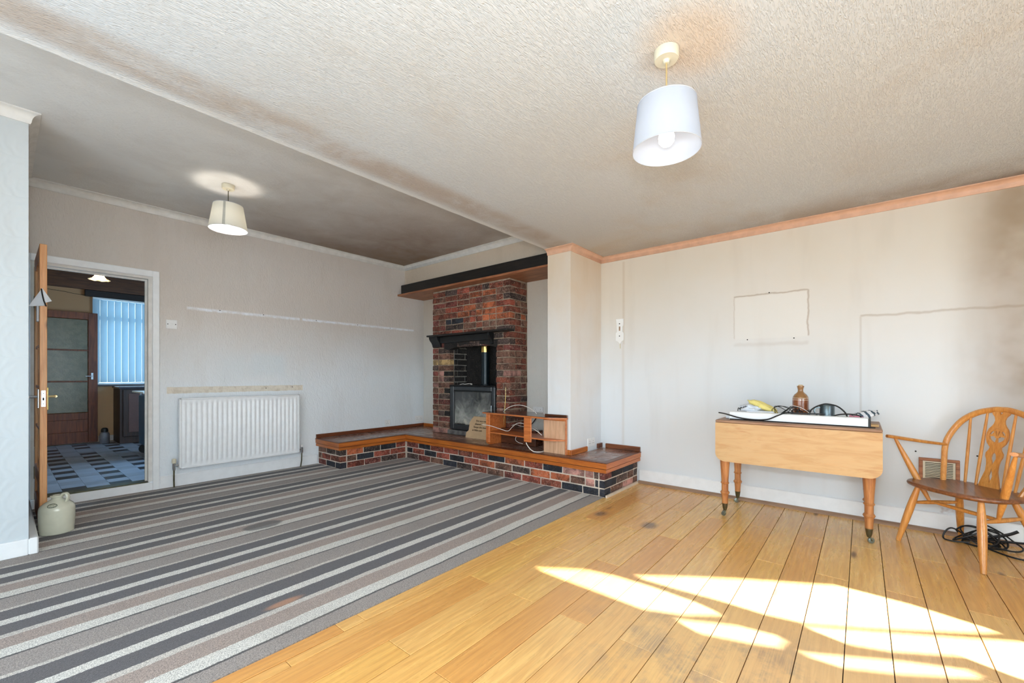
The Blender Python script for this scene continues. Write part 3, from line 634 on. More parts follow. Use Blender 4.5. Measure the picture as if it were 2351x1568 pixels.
# ------------------------------------------------------------------ raised brick hearth
ZT = .312
he = empty('raised_hearth', (3.4, 3.2, 0), 'raised L-shaped hearth of red and black brick with timber edge', 'hearth')
MB().prism([(2.495, 4.626), (3.407, 4.626), (3.407, 1.757), (XW-.005, 1.757), (XW-.005, YB-.005), (2.495, YB-.005)], -.013, .225).build('mortar_bed', M['mortar'], he)
def brick(x0, x1, y0, y1, z0, z1, col, par, j=.0016, b=.004, nm='brick'):
    c = Vector(((x0+x1)/2, (y0+y1)/2, (z0+z1)/2)); mb = MB().bbox(x0-c.x, x1-c.x, y0-c.y, y1-c.y, z0-c.z, z1-c.z, b)
    mb.v = [tuple(Vector(p)+Vector([random.uniform(-j, j) for _ in range(3)])) for p in mb.v]
    o = mb.build(nm, M['b_'+col]); o.location = c; link(o, par); return o
CH = .0745
def course(kind, edges, cols, k, fixed, par, th=.06):
    z0 = .004+k*CH; z1 = z0+.0645
    for (a, b), c in zip(zip(edges, edges[1:]), cols):
        a, b = (min(a, b)+.005, max(a, b)-.005); d = random.uniform(-.0025, .0025)
        if kind == 'x': brick(fixed+d, fixed+th, a, b, z0, z1, c, par)      # face at x=fixed
        else: brick(a, b, fixed+d, fixed+th, z0, z1, c, par)
R, DR, O, BR, D, K, P, RB = 'red', 'darkred', 'orange', 'brown', 'dark', 'black', 'pink', 'redbrown'
fx = 3.403
course('x', [4.605, 4.366, 4.129, 3.883, 3.629, 3.396, 3.157, 2.915, 2.65, 2.423, 2.193, 1.951, 1.862, 1.81], [DR, K, R, R, RB, R, K, O, R, K, P, P, D], 2, fx, he)
course('x', [4.605, 4.482, 4.248, 4.018, 3.776, 3.533, 3.295, 3.054, 2.816, 2.576, 2.335, 2.109, 1.948, 1.853, 1.81], [K, R, K, R, K, R, O, BR, D, O, O, BR, P, K], 1, fx, he)
course('x', [4.605, 4.366, 4.129, 3.892, 3.651, 3.408, 3.172, 2.926, 2.687, 2.446, 2.205, 1.974, 1.81], [D, DR, BR, K, D, RB, BR, DR, R, RB, K, K], 0, fx, he)
fy = 4.622
course('y', [2.55, 2.573, 2.787, 3.022, 3.249, 3.399][1:], [O, D, K, R], 2, fy, he)
course('y', [2.573, 2.699, 2.929, 3.163, 3.399], [BR, K, R, R], 1, fy, he)
course('y', [2.576, 2.802, 3.031, 3.268, 3.399], [R, DR, D, RB], 0, fy, he)
for k, (c, xe, cs) in enumerate((('black', 2.576, (K, DR, RB)), ('redbrown', 2.573, (R, BR, R)), ('dark', 2.573, (D, BR, P)))):   # left end return
    z0 = .004+k*CH; brick(2.491, xe-.005, fy, 4.73 if k % 2 == 0 else 4.84, z0, z0+.0645, c, he)
    e = [4.735, 4.95, YB-.006] if k % 2 == 0 else [4.845, 5.06, YB-.006]
    course('x', e, cs, k, 2.491, he)
for k, (c, e, cs) in enumerate((('black', [3.524, 3.775, 4.003, 4.114], (BR, P, BR)), ('black', [3.646, 3.883, 4.019, 4.114], (D, BR, D)), ('darkred', [3.543, 3.776, 4.012, 4.114], (K, K, D)))):
    z0 = .004+k*CH; brick(fx, e[0]-.005, 1.752, 1.805, z0, z0+.0645, c, he); course('y', e, cs, k, 1.752, he, .05)
# timber edging, mitred round the top
def edging(p0, p1, n_, m, e0, e1):
    a, b = Vector(p0), Vector(p1); t = (b-a).normalized()
    for nm, o0, o1, z0, z1 in (('edging_board', -.02, .034, .258, ZT-.007), ('edging_backing', -.006, .022, .250, .2585), ('edging_moulding', -.005, .029, .221, .2515), ('edging_lip', -.02, .038, ZT-.007, ZT)):
        vs = []
        for q, sg, e in ((a, -1, e0), (b, 1, e1)):
            for o_, z in ((o0, z0), (o1, z0), (o1, z1), (o0, z1)): vs.append((q.x+n_[0]*o_+t.x*sg*e*o_, q.y+n_[1]*o_+t.y*sg*e*o_, z))
        MB().add(vs, [(0, 1, 2, 3), (7, 6, 5, 4), (0, 4, 5, 1), (1, 5, 6, 2), (2, 6, 7, 3), (3, 7, 4, 0)]).build(nm, M['dark_timber'] if nm in ('edging_lip', 'edging_backing') else m, he)
edging((2.491, YB-.004), (2.491, fy), (-1, 0), M['hearth_board'], 0, 1)
edging((2.491, fy), (fx, fy), (0, -1), M['hearth_board_x'], 1, -1)
edging((fx, fy), (fx, 1.752), (-1, 0), M['hearth_board'], -1, 1)
edging((fx, 1.752), (XW-.004, 1.752), (0, -1), M['hearth_board_x'], 1, 0)
MB().prism([(2.512, 4.643), (3.424, 4.643), (3.424, 1.773), (XW-.005, 1.773), (XW-.005, YB-.005), (2.512, YB-.005)], .2255, ZT-.010).build('tile_bed', M['soot_mortar'], he)
def tiles(x0, x1, y0, y1):
    s = .152; nx = max(1, round((x1-x0)/s)); ny = max(1, round((y1-y0)/s)); dx = (x1-x0)/nx; dy = (y1-y0)/ny
    me = None
    for i in range(nx):
        for j in range(ny):
            if me is None: o = MB().bbox(-dx/2+.0015, dx/2-.0015, -dy/2+.0015, dy/2-.0015, -.004, .004, .0015).build('tile', M['tile']); me = o.data
            else: o = bpy.data.objects.new('tile', me); S.collection.objects.link(o)
            o.location = (x0+dx*(i+.5), y0+dy*(j+.5), ZT-.005+random.uniform(-.0004, .0004)); link(o, he)
tiles(2.512, 3.424, 4.643, YB-.022); tiles(3.424, 3.76, 1.773, YB-.022); tiles(3.762, 4.11, 4.54, YB-.022); tiles(3.762, 4.11, 2.44, 3.145); tiles(3.762, 4.10, 1.773, 2.14)
# timber upstands round the hearth top
def ups(x0, x1, y0, y1, m='dark_timber', h=.048): MB().bbox(x0, x1, y0, y1, ZT, ZT+h, .003).build('timber_upstand', M[m], he)
ups(2.462, 4.113, YB-.020, YB-.0005); ups(4.094, 4.1135, 4.54, YB-.021, 'hearth_board')
ups(4.094, XW-.0005, 1.722, 2.10, 'dark_timber_y'); ups(4.02, XW-.0005, 2.143, 2.162, 'dark_timber'); ups(3.484, 3.8, 2.143, 2.162, 'hearth_board_x', .05); ups(3.484, 3.501, 2.163, 2.425, 'hearth_board', .05)

# ------------------------------------------------------------------ brick chimney stack
ch = empty('brick_chimney', (3.95, 3.84, ZT), 'rough red-brown brick fireplace stack standing on the raised hearth', 'fireplace')
CX, CY0, CY1, OY0, OY1, OZ = 3.77, 3.153, 4.527, 3.363, 4.184, 1.50
XE = 4.113
MB().box(CX+.007, XE, OY1+.011, CY1-.01, ZT, 2.215).box(CX+.007, XE, CY0+.007, OY0-.006, ZT, 2.215).box(CX+.007, XE, OY0-.006, OY1+.011, OZ, 2.215).build('mortar_core', M['mortar_dark'], ch, False)
def rb(kind, a0, a1, z0, z1, col, face, depth):
    d = random.uniform(-.005, .004); g = .004
    if kind == 'x': brick(face+d, face+depth, a0+g, a1-g, z0, z1, col, ch, .0035, .007)
    else: brick(a0+g, a1-g, face+d, face+depth, z0, z1, col, ch, .0035, .007)
pal_up = ['darkred', 'redbrown', 'brown', 'redbrown', 'orange', 'red', 'dark', 'brown', 'darkred', 'brown', 'redbrown']
pal_lo = ['redbrown', 'redbrown', 'brown', 'darkred', 'redbrown', 'brown', 'brown', 'pink', 'darkred', 'dark']
rnd = random.Random(21); nc = 25
for i in range(nc):
    z0 = ZT+.002+i*.0757; z1 = z0+.066; odd = i % 2
    if z1 > 2.21: break
    zc = (z0+z1)/2; pal = pal_up if zc > 1.55 else pal_lo
    col = lambda: rnd.choice(pal)
    # right corner brick returns round the side face
    clen, cdep = (.215, .103) if odd else (.103, .215)
    c0 = col(); brick(CX+rnd.uniform(-.004, .003), CX+cdep, CY0+rnd.uniform(-.003, .003), CY0+clen-.004, z0, z1, c0, ch, .0035, .007)
    x = CX+cdep+.004; sx = [.103, .215] if odd else [.215]
    while x < XE-.02:
        ln = .215 if XE-x > .2 else XE-x
        if rnd.random() < .3: ln = min(.103, XE-x)
        rb('y', x, min(x+ln, XE), z0, z1, rnd.choice(pal+['dark']), CY0, .05); x += ln+.004
    ys = CY0+clen; lim = CY1
    segs = []
    if z1 < OZ:
        if OY0-ys > .05: segs.append((ys, OY0))
        segs.append((OY1, CY1))
    else: segs.append((ys, CY1))
    for a, b in segs:
        y = a
        while y < b-.02:
            ln = .225 if rnd.random() < .6 else .112
            if b-y-ln < .07: ln = b-y
            if ln > .26: ln = .13
            c = rnd.choice(pal)
            if a == OY1 and z1 < OZ and y+ln < CY1-.12: c = rnd.choice(['dark', 'brown', 'soot'])
            if a == OY1 and abs(zc-1.255) < .035: c = 'yellow'
            if 1.76 < zc < 1.85 and 4.0 < y+ln/2 < 4.25: c = 'black'
            if 1.78 < zc < 1.99 and 3.30 < y+ln/2 < 3.62: c = 'orange'
            if zc < .40 and a == OY1: c = 'pink'
            rb('x', y, min(y+ln, b), z0, z1, c, CX, .085); y += ln
    if z1 < OZ+.02:          # sooty reveal on the far side of the opening
        x = CX+.09+(0 if odd else .06)
        if not odd: brick(CX+.09, x-.006, OY1-.002, OY1+.045, z0, z1, 'soot', ch, .002, .005)
        while x < XE-.03:
            ln = min(.20, XE-x); brick(x, x+ln-.008, OY1+rnd.uniform(-.003, .003), OY1+.045, z0, z1, 'soot', ch, .002, .005); x += ln
MB().box(CX+.088, XE, OY1+.004, OY1+.040, ZT, OZ).build('reveal_mortar', M['soot_mortar'], ch, False)
MB().box(4.085, XE, OY0, OY1, ZT, OZ).box(CX+.09, 4.085, OY0-.004, OY0+.004, ZT, OZ).box(CX+.09, 4.1, OY0, OY1, OZ-.01, OZ+.002).build('fireback', M['b_soot'], ch, False)
ap = [(OY0-.02, OZ+.012), (OY1+.10, OZ+.012), (OY1+.10, 1.43)] + [(OY1+.02-(OY1-OY0+.04)*i/12, 1.415+.065*math.sin(PI*i/12)) for i in range(13)] + [(OY0-.02, 1.42)]
MB().prism(ap, CX-.004, CX+.10, axis='x').build('sooty_arch', M['b_soot'], ch)
# iron lintel, corbels and narrow shelf over the opening
MB().bbox(CX-.045, CX+.0, 3.42, 4.33, 1.508, 1.592, .006).build('lintel', M['black_iron'], ch)
for y0, y1 in ((4.335, 4.50), (3.40, 3.435)):
    prof = [(CX, 1.592), (CX-.085, 1.592), (CX-.083, 1.57), (CX-.07, 1.545), (CX-.045, 1.52), (CX-.028, 1.49), (CX-.02, 1.462), (CX, 1.455)]
    MB().prism([(a, b) for a, b in prof], y0, y1, axis='y').build('corbel', M['black_iron'], ch)
MB().bbox(CX-.13, CX+.01, 3.09, 4.50, 1.592, 1.614, .004).build('shelf', M['mantel_black'], ch)
MB().bbox(CX-.015, 4.08, OY0+.005, OY1+.03, ZT, .372, .008).build('stone_base', plain('hearth_stone', (112, 108, 106), .8, .5, .5), ch)

# stove
st = empty('wood_stove', (3.9, 3.77, .372), 'black wood stove with sooted glass door inside the brick opening', 'stove')
SY0, SY1, SX = 3.372, 4.160, 3.752
MB().bbox(SX+.03, 4.07, SY0+.01, SY1-.01, .372, .94, .006).build('body', M['black_iron'], st)
MB().bbox(SX-.004, 4.075, SY0-.003, SY1+.003, .944, .958, .004).build('top_plate', M['black_iron'], st)
MB().bbox(SX, SX+.03, SY0, SY0+.055, .385, .944, .008).bbox(SX, SX+.03, SY1-.075, SY1, .385, .944, .008).bbox(SX, SX+.03, SY0+.05, SY1-.07, .885, .944, .008).bbox(SX, SX+.03, SY0+.05, SY1-.07, .385, .452, .008).build('door_frame', plain('stove_paint', (62, 66, 70), .3, .15, .0, Metallic=.5), st)
MB().bbox(SX+.012, SX+.018, SY0+.05, SY1-.07, .45, .888, .001).build('door_glass', M['stove_glass'], st)
MB().tube(cr([(SX+.008, SY1-.080, .46), (SX+.008, SY1-.080, .85), (SX+.008, SY1-.11, .877), (SX+.008, SY0+.09, .877), (SX+.008, SY0+.060, .85), (SX+.008, SY0+.060, .46)], 3), .006, 6).build('door_gasket', M['black_rubber'], st)
MB().tube([(SX-.022, SY0+.03, .60), (SX-.022, SY0+.03, .72)], .007).tube([(SX-.022, SY0+.03, .63), (SX, SY0+.03, .63)], .005).tube([(SX-.022, SY0+.03, .69), (SX, SY0+.03, .69)], .005).build('door_handle', M['chrome'], st)
fl_ = MB().lathe([(.075, .958), (.075, .966), (.054, .970), (.054, 1.375)], (3.95, 3.706, 0), 28).build('flue_pipe', plain('flue_paint', (24, 36, 42), .3, .2, 0, Metallic=.4), st)
MB().lathe([(.057, 1.375), (.057, 1.49)], (3.95, 3.706, 0), 28).build('flue_collar', M['brass'], fl_)
MB().bbox(3.86, 3.93, OY1-.09, OY1-.015, .80, .90, .01).build('air_damper', M['black_iron'], st)
fg = MB().tube(cr([(3.80, 4.02, .962), (3.82, 3.98, .972), (3.80, 3.93, .968), (3.83, 3.88, .975), (3.82, 3.82, .968)], 4), [.004]*14+[.009]*7, 6).build('white_fork', M['white_cable'])
tag(fg, 'small white plastic implement lying on the top of the stove', 'utensil')
# poker
pk = empty('poker', (3.725, 3.19, ZT), 'thin brass poker standing against the brick stack behind the unit', 'poker')
MB().tube([(3.71, 3.205, ZT), (3.738, 3.185, .86)], .0045, 8).build('rod', M['brass'], pk)
MB().lathe([(.004, 0), (.008, .004), (.008, .012), (.0045, .018), (.0045, .035), (.008, .04), (.008, .048), (.0045, .055), (.0045, .075), (.009, .08), (.0, .092)], (3.738, 3.185, .858), 12).build('handle', M['pale_brass'], pk)

# mantel beam
bm_ = empty('mantel_beam', (3.72, 3.8, 2.2), 'long black timber mantel beam with brown underboard over the fireplace', 'beam')
MB().bbox(3.70, XE, YS+.004, YB-.004, 2.243, 2.383, .006).build('beam', M['mantel_black'], bm_)
MB().bbox(3.640, XE, YS+.004, YB-.003, 2.217, 2.2425, .004).build('underboard', M['shelf_brown'], bm_)

# cardboard notice
cdm = MB(); a, b, c, d = Vector((3.69, 3.80, ZT)), Vector((3.69, 3.22, ZT)), Vector((3.742, 3.22, .575)), Vector((3.742, 3.70, .575))
nn = Vector((-.003, 0, -.001))
cp_ = [a, b, c, d, d+Vector((-.008, .03, -.03)), Vector((3.727, 3.76, .50)), Vector((3.712, 3.765, .40)), Vector((3.705, 3.80, .375))]
cdm.add([p+nn for p in cp_]+[p-nn for p in cp_], [tuple(range(8)), tuple(range(15, 7, -1))]+[(i, (i+1) % 8, (i+1) % 8+8, i+8) for i in range(8)])
cdo = empty('cardboard_sign', (3.69, 3.5, ZT), 'torn brown cardboard sheet with handwriting leaning on the stove', 'sign'); cdm.build('cardboard', M['card'], cdo, False)
def text(body, size, mat, M4, name, parent, ext=.0006):
    cu = bpy.data.curves.new(name, 'FONT'); cu.body = body; cu.size = size; cu.extrude = ext; cu.align_x = 'LEFT'
    tmp = bpy.data.objects.new(name, cu); S.collection.objects.link(tmp); me = bpy.data.meshes.new_from_object(tmp.evaluated_get(bpy.context.evaluated_depsgraph_get()))
    bpy.data.objects.remove(tmp); me.transform(M4); me.materials.clear(); me.materials.append(mat)
    o = bpy.data.objects.new(name, me); S.collection.objects.link(o); link(o, parent); return o
ex = Vector((0, -1, 0)); ez = (d-a); ez.y = 0; ez.normalize(); nz = ex.cross(ez)
for i, s_ in enumerate(('Fire was not', 'cleaned 2', 'Swept this mon', 'at little cost')):
    o_ = a + Vector((-.005, -.15+.015*i, 0)) + ez*(.205-.038*i) - Vector((.002, 0, 0))
    Mx = Matrix(((ex.x, ez.x, nz.x, o_.x), (ex.y, ez.y, nz.y, o_.y), (ex.z, ez.z, nz.z, o_.z), (0, 0, 0, 1)))
    text(s_, .034, M['ink'], Mx, 'handwriting', cdo)

# ------------------------------------------------------------------ low wooden corner unit on the hearth
tv = empty('corner_shelf_unit', (3.45, 2.7, ZT), 'low orange-brown wooden shelf unit with dark top on the raised hearth', 'shelf unit')
TZ = .672
def rnd_poly(pts, cuts):
    out = []
    for i, p in enumerate(pts):
        r = cuts.get(i, 0)
        if not r: out.append(p); continue
        p = Vector(p); a = (Vector(pts[i-1])-p).normalized(); b = (Vector(pts[(i+1) % len(pts)])-p).normalized()
        for k in range(5):
            t = k/4; q = (1-t)**2*(p+a*r)+2*t*(1-t)*p+t*t*(p+b*r); out.append((q.x, q.y))
    return out
top = rnd_poly([(3.435, 3.27), (3.365, 2.33), (3.465, 2.185), (3.490, 2.185), (3.490, 2.455), (3.80, 2.70), (3.76, 3.28)], {1: .06})
MB().prism(top, TZ-.016, TZ-.0015, mi=0).build('top_edge', M['unit_wood'], tv)
tp2 = rnd_poly([(3.445, 3.262), (3.375, 2.335), (3.468, 2.195), (3.488, 2.195), (3.488, 2.455), (3.80, 2.705), (3.76, 3.272)], {1: .06})
MB().prism(tp2, TZ-.0015, TZ+.0015).build('top_panel', M['unit_dark'], tv)
MB().bbox(3.476, 3.492, 2.187, 2.45, TZ+.0015, TZ+.024, .003).build('back_upstand', M['unit_dark'], tv)
SZ = .458
sh = rnd_poly([(3.450, 3.195), (3.372, 2.34), (3.468, 2.190), (3.476, 2.195), (3.476, 2.455), (3.78, 2.70), (3.75, 3.195)], {1: .06})
MB().prism(sh, SZ-.012, SZ).build('middle_shelf', M['unit_wood'], tv)
sp = rnd_poly([(3.44, ZT), (3.75, ZT), (3.75, TZ-.016), (3.44, TZ-.016)], {0: .055})
MB().prism(sp, 3.195, 3.217, axis='y').build('side_panel', M['unit_wood'], tv)
MB().bbox(3.440, 3.462, 3.165, 3.196, ZT+.03, TZ-.017, .004).build('front_edging', M['unit_wood'], tv)
MB().bbox(3.476, 3.490, 2.190, 2.462, ZT, TZ-.017, .002).build('side_panel', M['unit_pale'], tv)
MB().bbox(3.462, 3.480, 2.190, 2.200, ZT, TZ-.017, .002).build('front_edging', M['unit_wood'], tv)
MB().bbox(3.460, 3.476, 2.205, 2.455, TZ-.034, TZ-.017, .002).build('batten', M['unit_wood'], tv)
MB().bbox(3.396, 3.412, 2.560, 2.655, .405, TZ-.017, .005).build('hanging_panel', M['unit_wood'], tv)
MB().bbox(3.66, 3.80, 2.70, 3.19, ZT, ZT+.17, .004).build('back_panel', M['unit_dark'], tv)
MB().bbox(3.55, 3.66, 2.50, 2.53, ZT, SZ-.013, .004).build('dark_divider', M['unit_dark'], tv)
def cable(name, pts, r, m, lab, k=6, grp=None):
    o = MB().tube(cr(pts, k), r, 7).build(name, M[m]); return tag(o, lab, 'cable', grp or {'white_cable': 'white cables in the shelf unit', 'black_lead': 'black leads on the table', 'cable_bundle': 'cable bundles on the table'}.get(name))
cable('white_cable', [(3.60, 3.10, TZ+.004), (3.60, 3.02, TZ+.055), (3.60, 2.90, TZ+.085), (3.60, 2.78, TZ+.075), (3.60, 2.68, TZ+.035), (3.60, 2.64, TZ+.005)], .0034, 'white_cable', 'white cable arching over the dark top of the shelf unit')
cable('white_cable', [(3.40, 3.24, .535), (3.42, 3.14, .530), (3.47, 3.03, .497), (3.50, 2.95, .480), (3.49, 2.88, .53), (3.47, 2.80, .575), (3.46, 2.72, .582), (3.46, 2.64, .56), (3.47, 2.55, .52), (3.50, 2.5, .475)], .0032, 'white_cable', 'white cable looping in a wave out of the unit\'s upper shelf')
cable('white_cable', [(3.60, 2.98, .530), (3.58, 2.90, .545), (3.56, 2.80, .535), (3.55, 2.70, .545), (3.55, 2.62, .535), (3.56, 2.56, .475)], .0022, 'white_cable', 'thin white cable lying straighter at the back of the upper shelf')
cable('white_cable', [(3.38, 2.61, .404), (3.385, 2.60, .38), (3.39, 2.57, .345), (3.395, 2.53, .322), (3.41, 2.49, ZT+.006), (3.45, 2.47, ZT+.005), (3.52, 2.48, ZT+.005)], .0045, 'white_cable', 'thick white cable hanging below the unit onto the hearth')
cable('white_cable', [(3.48, 2.78, .455), (3.47, 2.81, .435), (3.47, 2.82, .40), (3.48, 2.79, .375), (3.49, 2.74, .365)], .0020, 'white_cable', 'thin white cable loop dangling under the middle shelf')

# ------------------------------------------------------------------ drop-leaf table
tb = empty('drop_leaf_table', (3.75, .38, 0), 'old pine drop-leaf table on turned legs with brass castors', 'table')
X0, X1, TY0, TY1, TT = 3.440, 4.030, -.098, .852, .748
MB().bbox(X0-.004, X1, TY0, TY1, TT-.020, TT, .005).build('tabletop', M['table_top'], tb)
lp = [(TY0, TT-.021), (TY0, .50)] + [(TY0+.065*(1-math.cos(a)), .50-.060*math.sin(a)) for a in [PI/2*i/6 for i in range(1, 7)]] + [(TY1-.065*(1-math.cos(a)), .50-.060*math.sin(a)) for a in [PI/2*(6-i)/6 for i in range(0, 6)]] + [(TY1, .50), (TY1, TT-.021)]
MB().prism(lp, X0-.005, X0+.013, axis='x').build('front_leaf', M['leaf'], tb)
MB().prism(lp, X1-.0, X1+.018, axis='x').build('rear_leaf', M['leaf'], tb)
MB().bbox(X0+.075, X1-.06, TY0+.06, TY0+.08, .60, TT-.02, .002).bbox(X0+.075, X1-.06, TY1-.08, TY1-.06, .60, TT-.02, .002).bbox(X0+.07, X0+.09, TY0+.07, TY1-.07, .60, TT-.02, .002).bbox(X1-.08, X1-.06, TY0+.07, TY1-.07, .60, TT-.02, .002).build('frame', M['table_pine'], tb)
prof = [(.021, .095), (.022, .13), (.024, .155), (.0245, .165), (.030, .172), (.033, .180), (.029, .188), (.0235, .194), (.0235, .225), (.0235, .245), (.029, .251), (.030, .256), (.025, .262), (.0250, .28), (.030, .36), (.0335, .41), (.034, .425), (.040, .431), (.040, .437), (.034, .443), (.034, .60)]
def leg(x, y, a):
    lg = MB().lathe(prof, (x, y, 0), 20).bbox(x-.032, x+.032, y-.032, y+.032, .59, .72, .003).build('leg', M['pine_leg'], tb)
    cs = MB().lathe([(.010, .040), (.013, .05), (.016, .06), (.0195, .085), (.0215, .098)], (x, y, 0), 14)
    dx, dy = math.cos(a), math.sin(a); c = Vector((x+dx*.012, y+dy*.012, .0190)); R_ = Matrix.Rotation(a, 4, 'Z') @ Matrix.Rotation(PI/2, 4, 'X')
    cs.tube([(x, y, .05), (x+dx*.006-dy*.010, y+dy*.006+dx*.010, .036), (c.x-dy*.010, c.y+dx*.010, .019)], .004, 6).tube([(x, y, .05), (x+dx*.006+dy*.010, y+dy*.006-dx*.010, .036), (c.x+dy*.010, c.y-dx*.010, .019)], .004, 6)
    cs.build('castor', M['old_brass'], lg)
    MB().lathe([(.013, -.007), (.0185, -.005), (.0185, .005), (.013, .007)], c, 16, mat=R_).build('castor_wheel', plain('castor_grey', (132, 140, 132), .3, .2, 0, Metallic=.6), lg)
leg(3.565, .815, 2.6); leg(3.565, -.035, -1.0); leg(4.00, .815, 2.2); leg(4.00, -.035, .4)

# ------------------------------------------------------------------ clutter on the table
T = TT + .0005
bx_ = MB().prism([(0, 0), (.085, 0), (.085, .050), (.078, .058), (.007, .058), (0, .050)], 0, .80, axis='y')
a_ = math.atan2(3.585-3.545, -.80); 
wl = empty('white_batten', (3.500, -.03, T), 'long white box-section batten lying along the front of the table', 'batten', rz=math.radians(-1.5))
o = bx_.build('batten_body', M['white_gloss']); o.parent = wl
MB().bbox(-.002, .087, -.012, 0.0, 0, .054, .002).build('end_cap', M['black_rubber']).parent = wl
MB().bbox(-.002, .087, .80, .806, 0, .058, .002).build('end_cap', M['white_plastic']).parent = wl
MB().tube([(-.008, -.035, .004), (-.006, .2, .004), (-.006, .5, .004), (-.006, .80, .004)], .0035, 6).build('black_wire', M['black_rubber']).parent = wl
bo = empty('stoneware_bottle', (3.79, .352, T), 'brown glazed stoneware bottle standing behind the batten on the table', 'bottle')
MB().lathe([(.048, 0), (.052, .004), (.0525, .02), (.0525, .150), (.0515, .168), (.049, .182), (.040, .200), (.026, .213), (.019, .222), (.0175, .232), (.0185, .243), (.0205, .252), (.0235, .262), (.0225, .268), (.017, .268), (.013, .262), (.012, .20)], (0, 0, 0), 36).build('body', M['bottle']).parent = bo; bo.scale = (.98, .98, .95)
MB().lathe([(.0, .263), (.016, .263), (.0165, .271), (.012, .276), (.0, .277)], (0, 0, 0), 20).build('stopper', plain('cork_pale', (206, 180, 140), .7)).parent = bo
mg = empty('pewter_mug', (3.72, .190, T), 'pewter tankard standing on the table among black leads', 'mug')
MB().lathe([(.044, 0), (.0455, .004), (.044, .012), (.0435, .095), (.045, .100), (.043, .102), (.0405, .098), (.040, .012), (.0, .010)], (3.72, .190, T+.022), 32).build('body', M['pewter'], mg)
MB().bbox(3.67, 3.77, .14, .245, T, T+.022, .004).build('coaster_block', plain('block_dark', (60, 62, 66), .6), mg)
MB().tube(cr([(3.700, .230, T+.105), (3.692, .256, T+.100), (3.690, .260, T+.07), (3.700, .234, T+.035)], 5), .005, 7, flat=1.5).build('handle', M['pewter'], mg)
def tlead(nm, pts, r, lab, grp=None, m='black_rubber'):
    return cable(nm, pts, r, m, lab, 6, grp)
tlead('black_lead', [(3.46, .835, T+.052), (3.485, .79, T+.042), (3.492, .70, T+.018), (3.492, .60, T+.010), (3.494, .52, T+.018), (3.500, .46, T+.048), (3.54, .42, T+.066), (3.60, .40, T+.064), (3.62, .30, T+.063), (3.63, .2, T+.064)], .0048, 'thick black lead drooping over the front of the white batten')
tlead('black_lead', [(3.655, .305, T+.005), (3.655, .30, T+.05), (3.66, .265, T+.100), (3.67, .215, T+.128), (3.675, .18, T+.132), (3.675, .13, T+.118), (3.67, .09, T+.08), (3.665, .075, T+.04), (3.66, .073, T+.006)], .0050, 'stiff black lead arching over the pewter tankard')
tlead('black_lead', [(3.64, .17, T+.045), (3.63, .12, T+.066), (3.63, .06, T+.072), (3.635, .01, T+.062), (3.64, .0, T+.03), (3.66, -.005, T+.005)], .0042, 'black lead curling low at the foot of the tankard')
rn = random.Random(3)
def coil(c, rx, ry, rz_, turns, r, k=14):
    pts = []
    for i in range(int(turns*k)):
        a = 2*PI*i/k; q = 1+.25*math.sin(a*.37+c[0]*9); pts.append((c[0]+rx*q*math.cos(a)+rn.uniform(-.006, .006), c[1]+ry*q*math.sin(a)+rn.uniform(-.008, .008), max(c[2], c[2]+rz_*(.5+.5*math.sin(a*1.31+1))+rn.uniform(-.004, .004))))
    return pts
tlead('cable_bundle', coil((3.66, .42, T+.006), .045, .075, .10, 5, .002), .0022, 'tangled bundle of thin black cables beside the brown bottle')
tlead('cable_bundle', coil((3.69, .335, T+.006), .035, .055, .075, 4, .002), .0022, 'smaller knot of dark blue-black cables in front of the brown bottle')
tlead('cable_bundle', coil((3.70, .10, T+.006), .03, .07, .035, 4, .002), .0024, 'flat coil of black cable between the tankard and the cloths')
tlead('clear_lead', [(3.62, .40, T+.12), (3.63, .33, T+.10), (3.64, .27, T+.05), (3.65, .25, T+.01)], .0016, 'thin pale lead slanting across the front of the brown bottle', None, 'white_cable')
# folded papers and white plastic at the left end
for i, (x, y, w_, h_, z, a) in enumerate(((3.66, .72, .16, .20, .0, .1), (3.68, .66, .15, .22, .022, -.15), (3.68, .60, .13, .18, .044, .2))):
    mb = MB().bbox(-w_/2, w_/2, -h_/2, h_/2, 0, .021, .004); mb.v = [(p[0], p[1], p[2]+.004*math.sin(p[1]*40+i)) for p in mb.v]
    o = mb.xf(Matrix.Translation((x, y, T+.004+z)) @ Matrix.Rotation(a, 4, 'Z')).build('white_packet', M['paper'])
    tag(o, ('flat white packet at the bottom of the pile behind the batten', 'middle white packet of the pile under the yellow cloth', 'uppermost white packet of the pile beside the yellow cloth')[i], 'packet', 'white packets on the table')
def blob(name, c, dims, seed, m, lab, cat, amp=.25, fr=9):
    bm = bmesh.new(); bmesh.ops.create_icosphere(bm, subdivisions=4, radius=1); from mathutils import noise
    for v in bm.verts:
        n = noise.fractal(v.co*1.3+Vector((seed, 0, 0)), 1.0, 2.0, 4); f = 1+amp*n+amp*.5*noise.noise(v.co*fr*.5+Vector((0, seed, 0)))
        v.co = Vector((v.co.x*dims[0]*f, v.co.y*dims[1]*f, max(-.9, v.co.z*f)*dims[2]))
    me = bpy.data.meshes.new(name); bm.to_mesh(me); bm.free(); me.materials.append(M[m]); me.shade_smooth(); o = bpy.data.objects.new(name, me); S.collection.objects.link(o)
    o.location = c; return tag(o, lab, cat)
o = blob('yellow_cloth', (3.70, .585, T+.098), (.048, .105, .026), 4, 'yellow_cloth', 'folded pale yellow duster lying on the white packets', 'cloth', .3, 14); o.rotation_euler = (.38, 0, 0)
o = blob('crumpled_bag', (3.66, .665, T+.082), (.045, .06, .022), 8, 'paper', 'crumpled white plastic bag beside the yellow duster', 'bag', .7, 16)
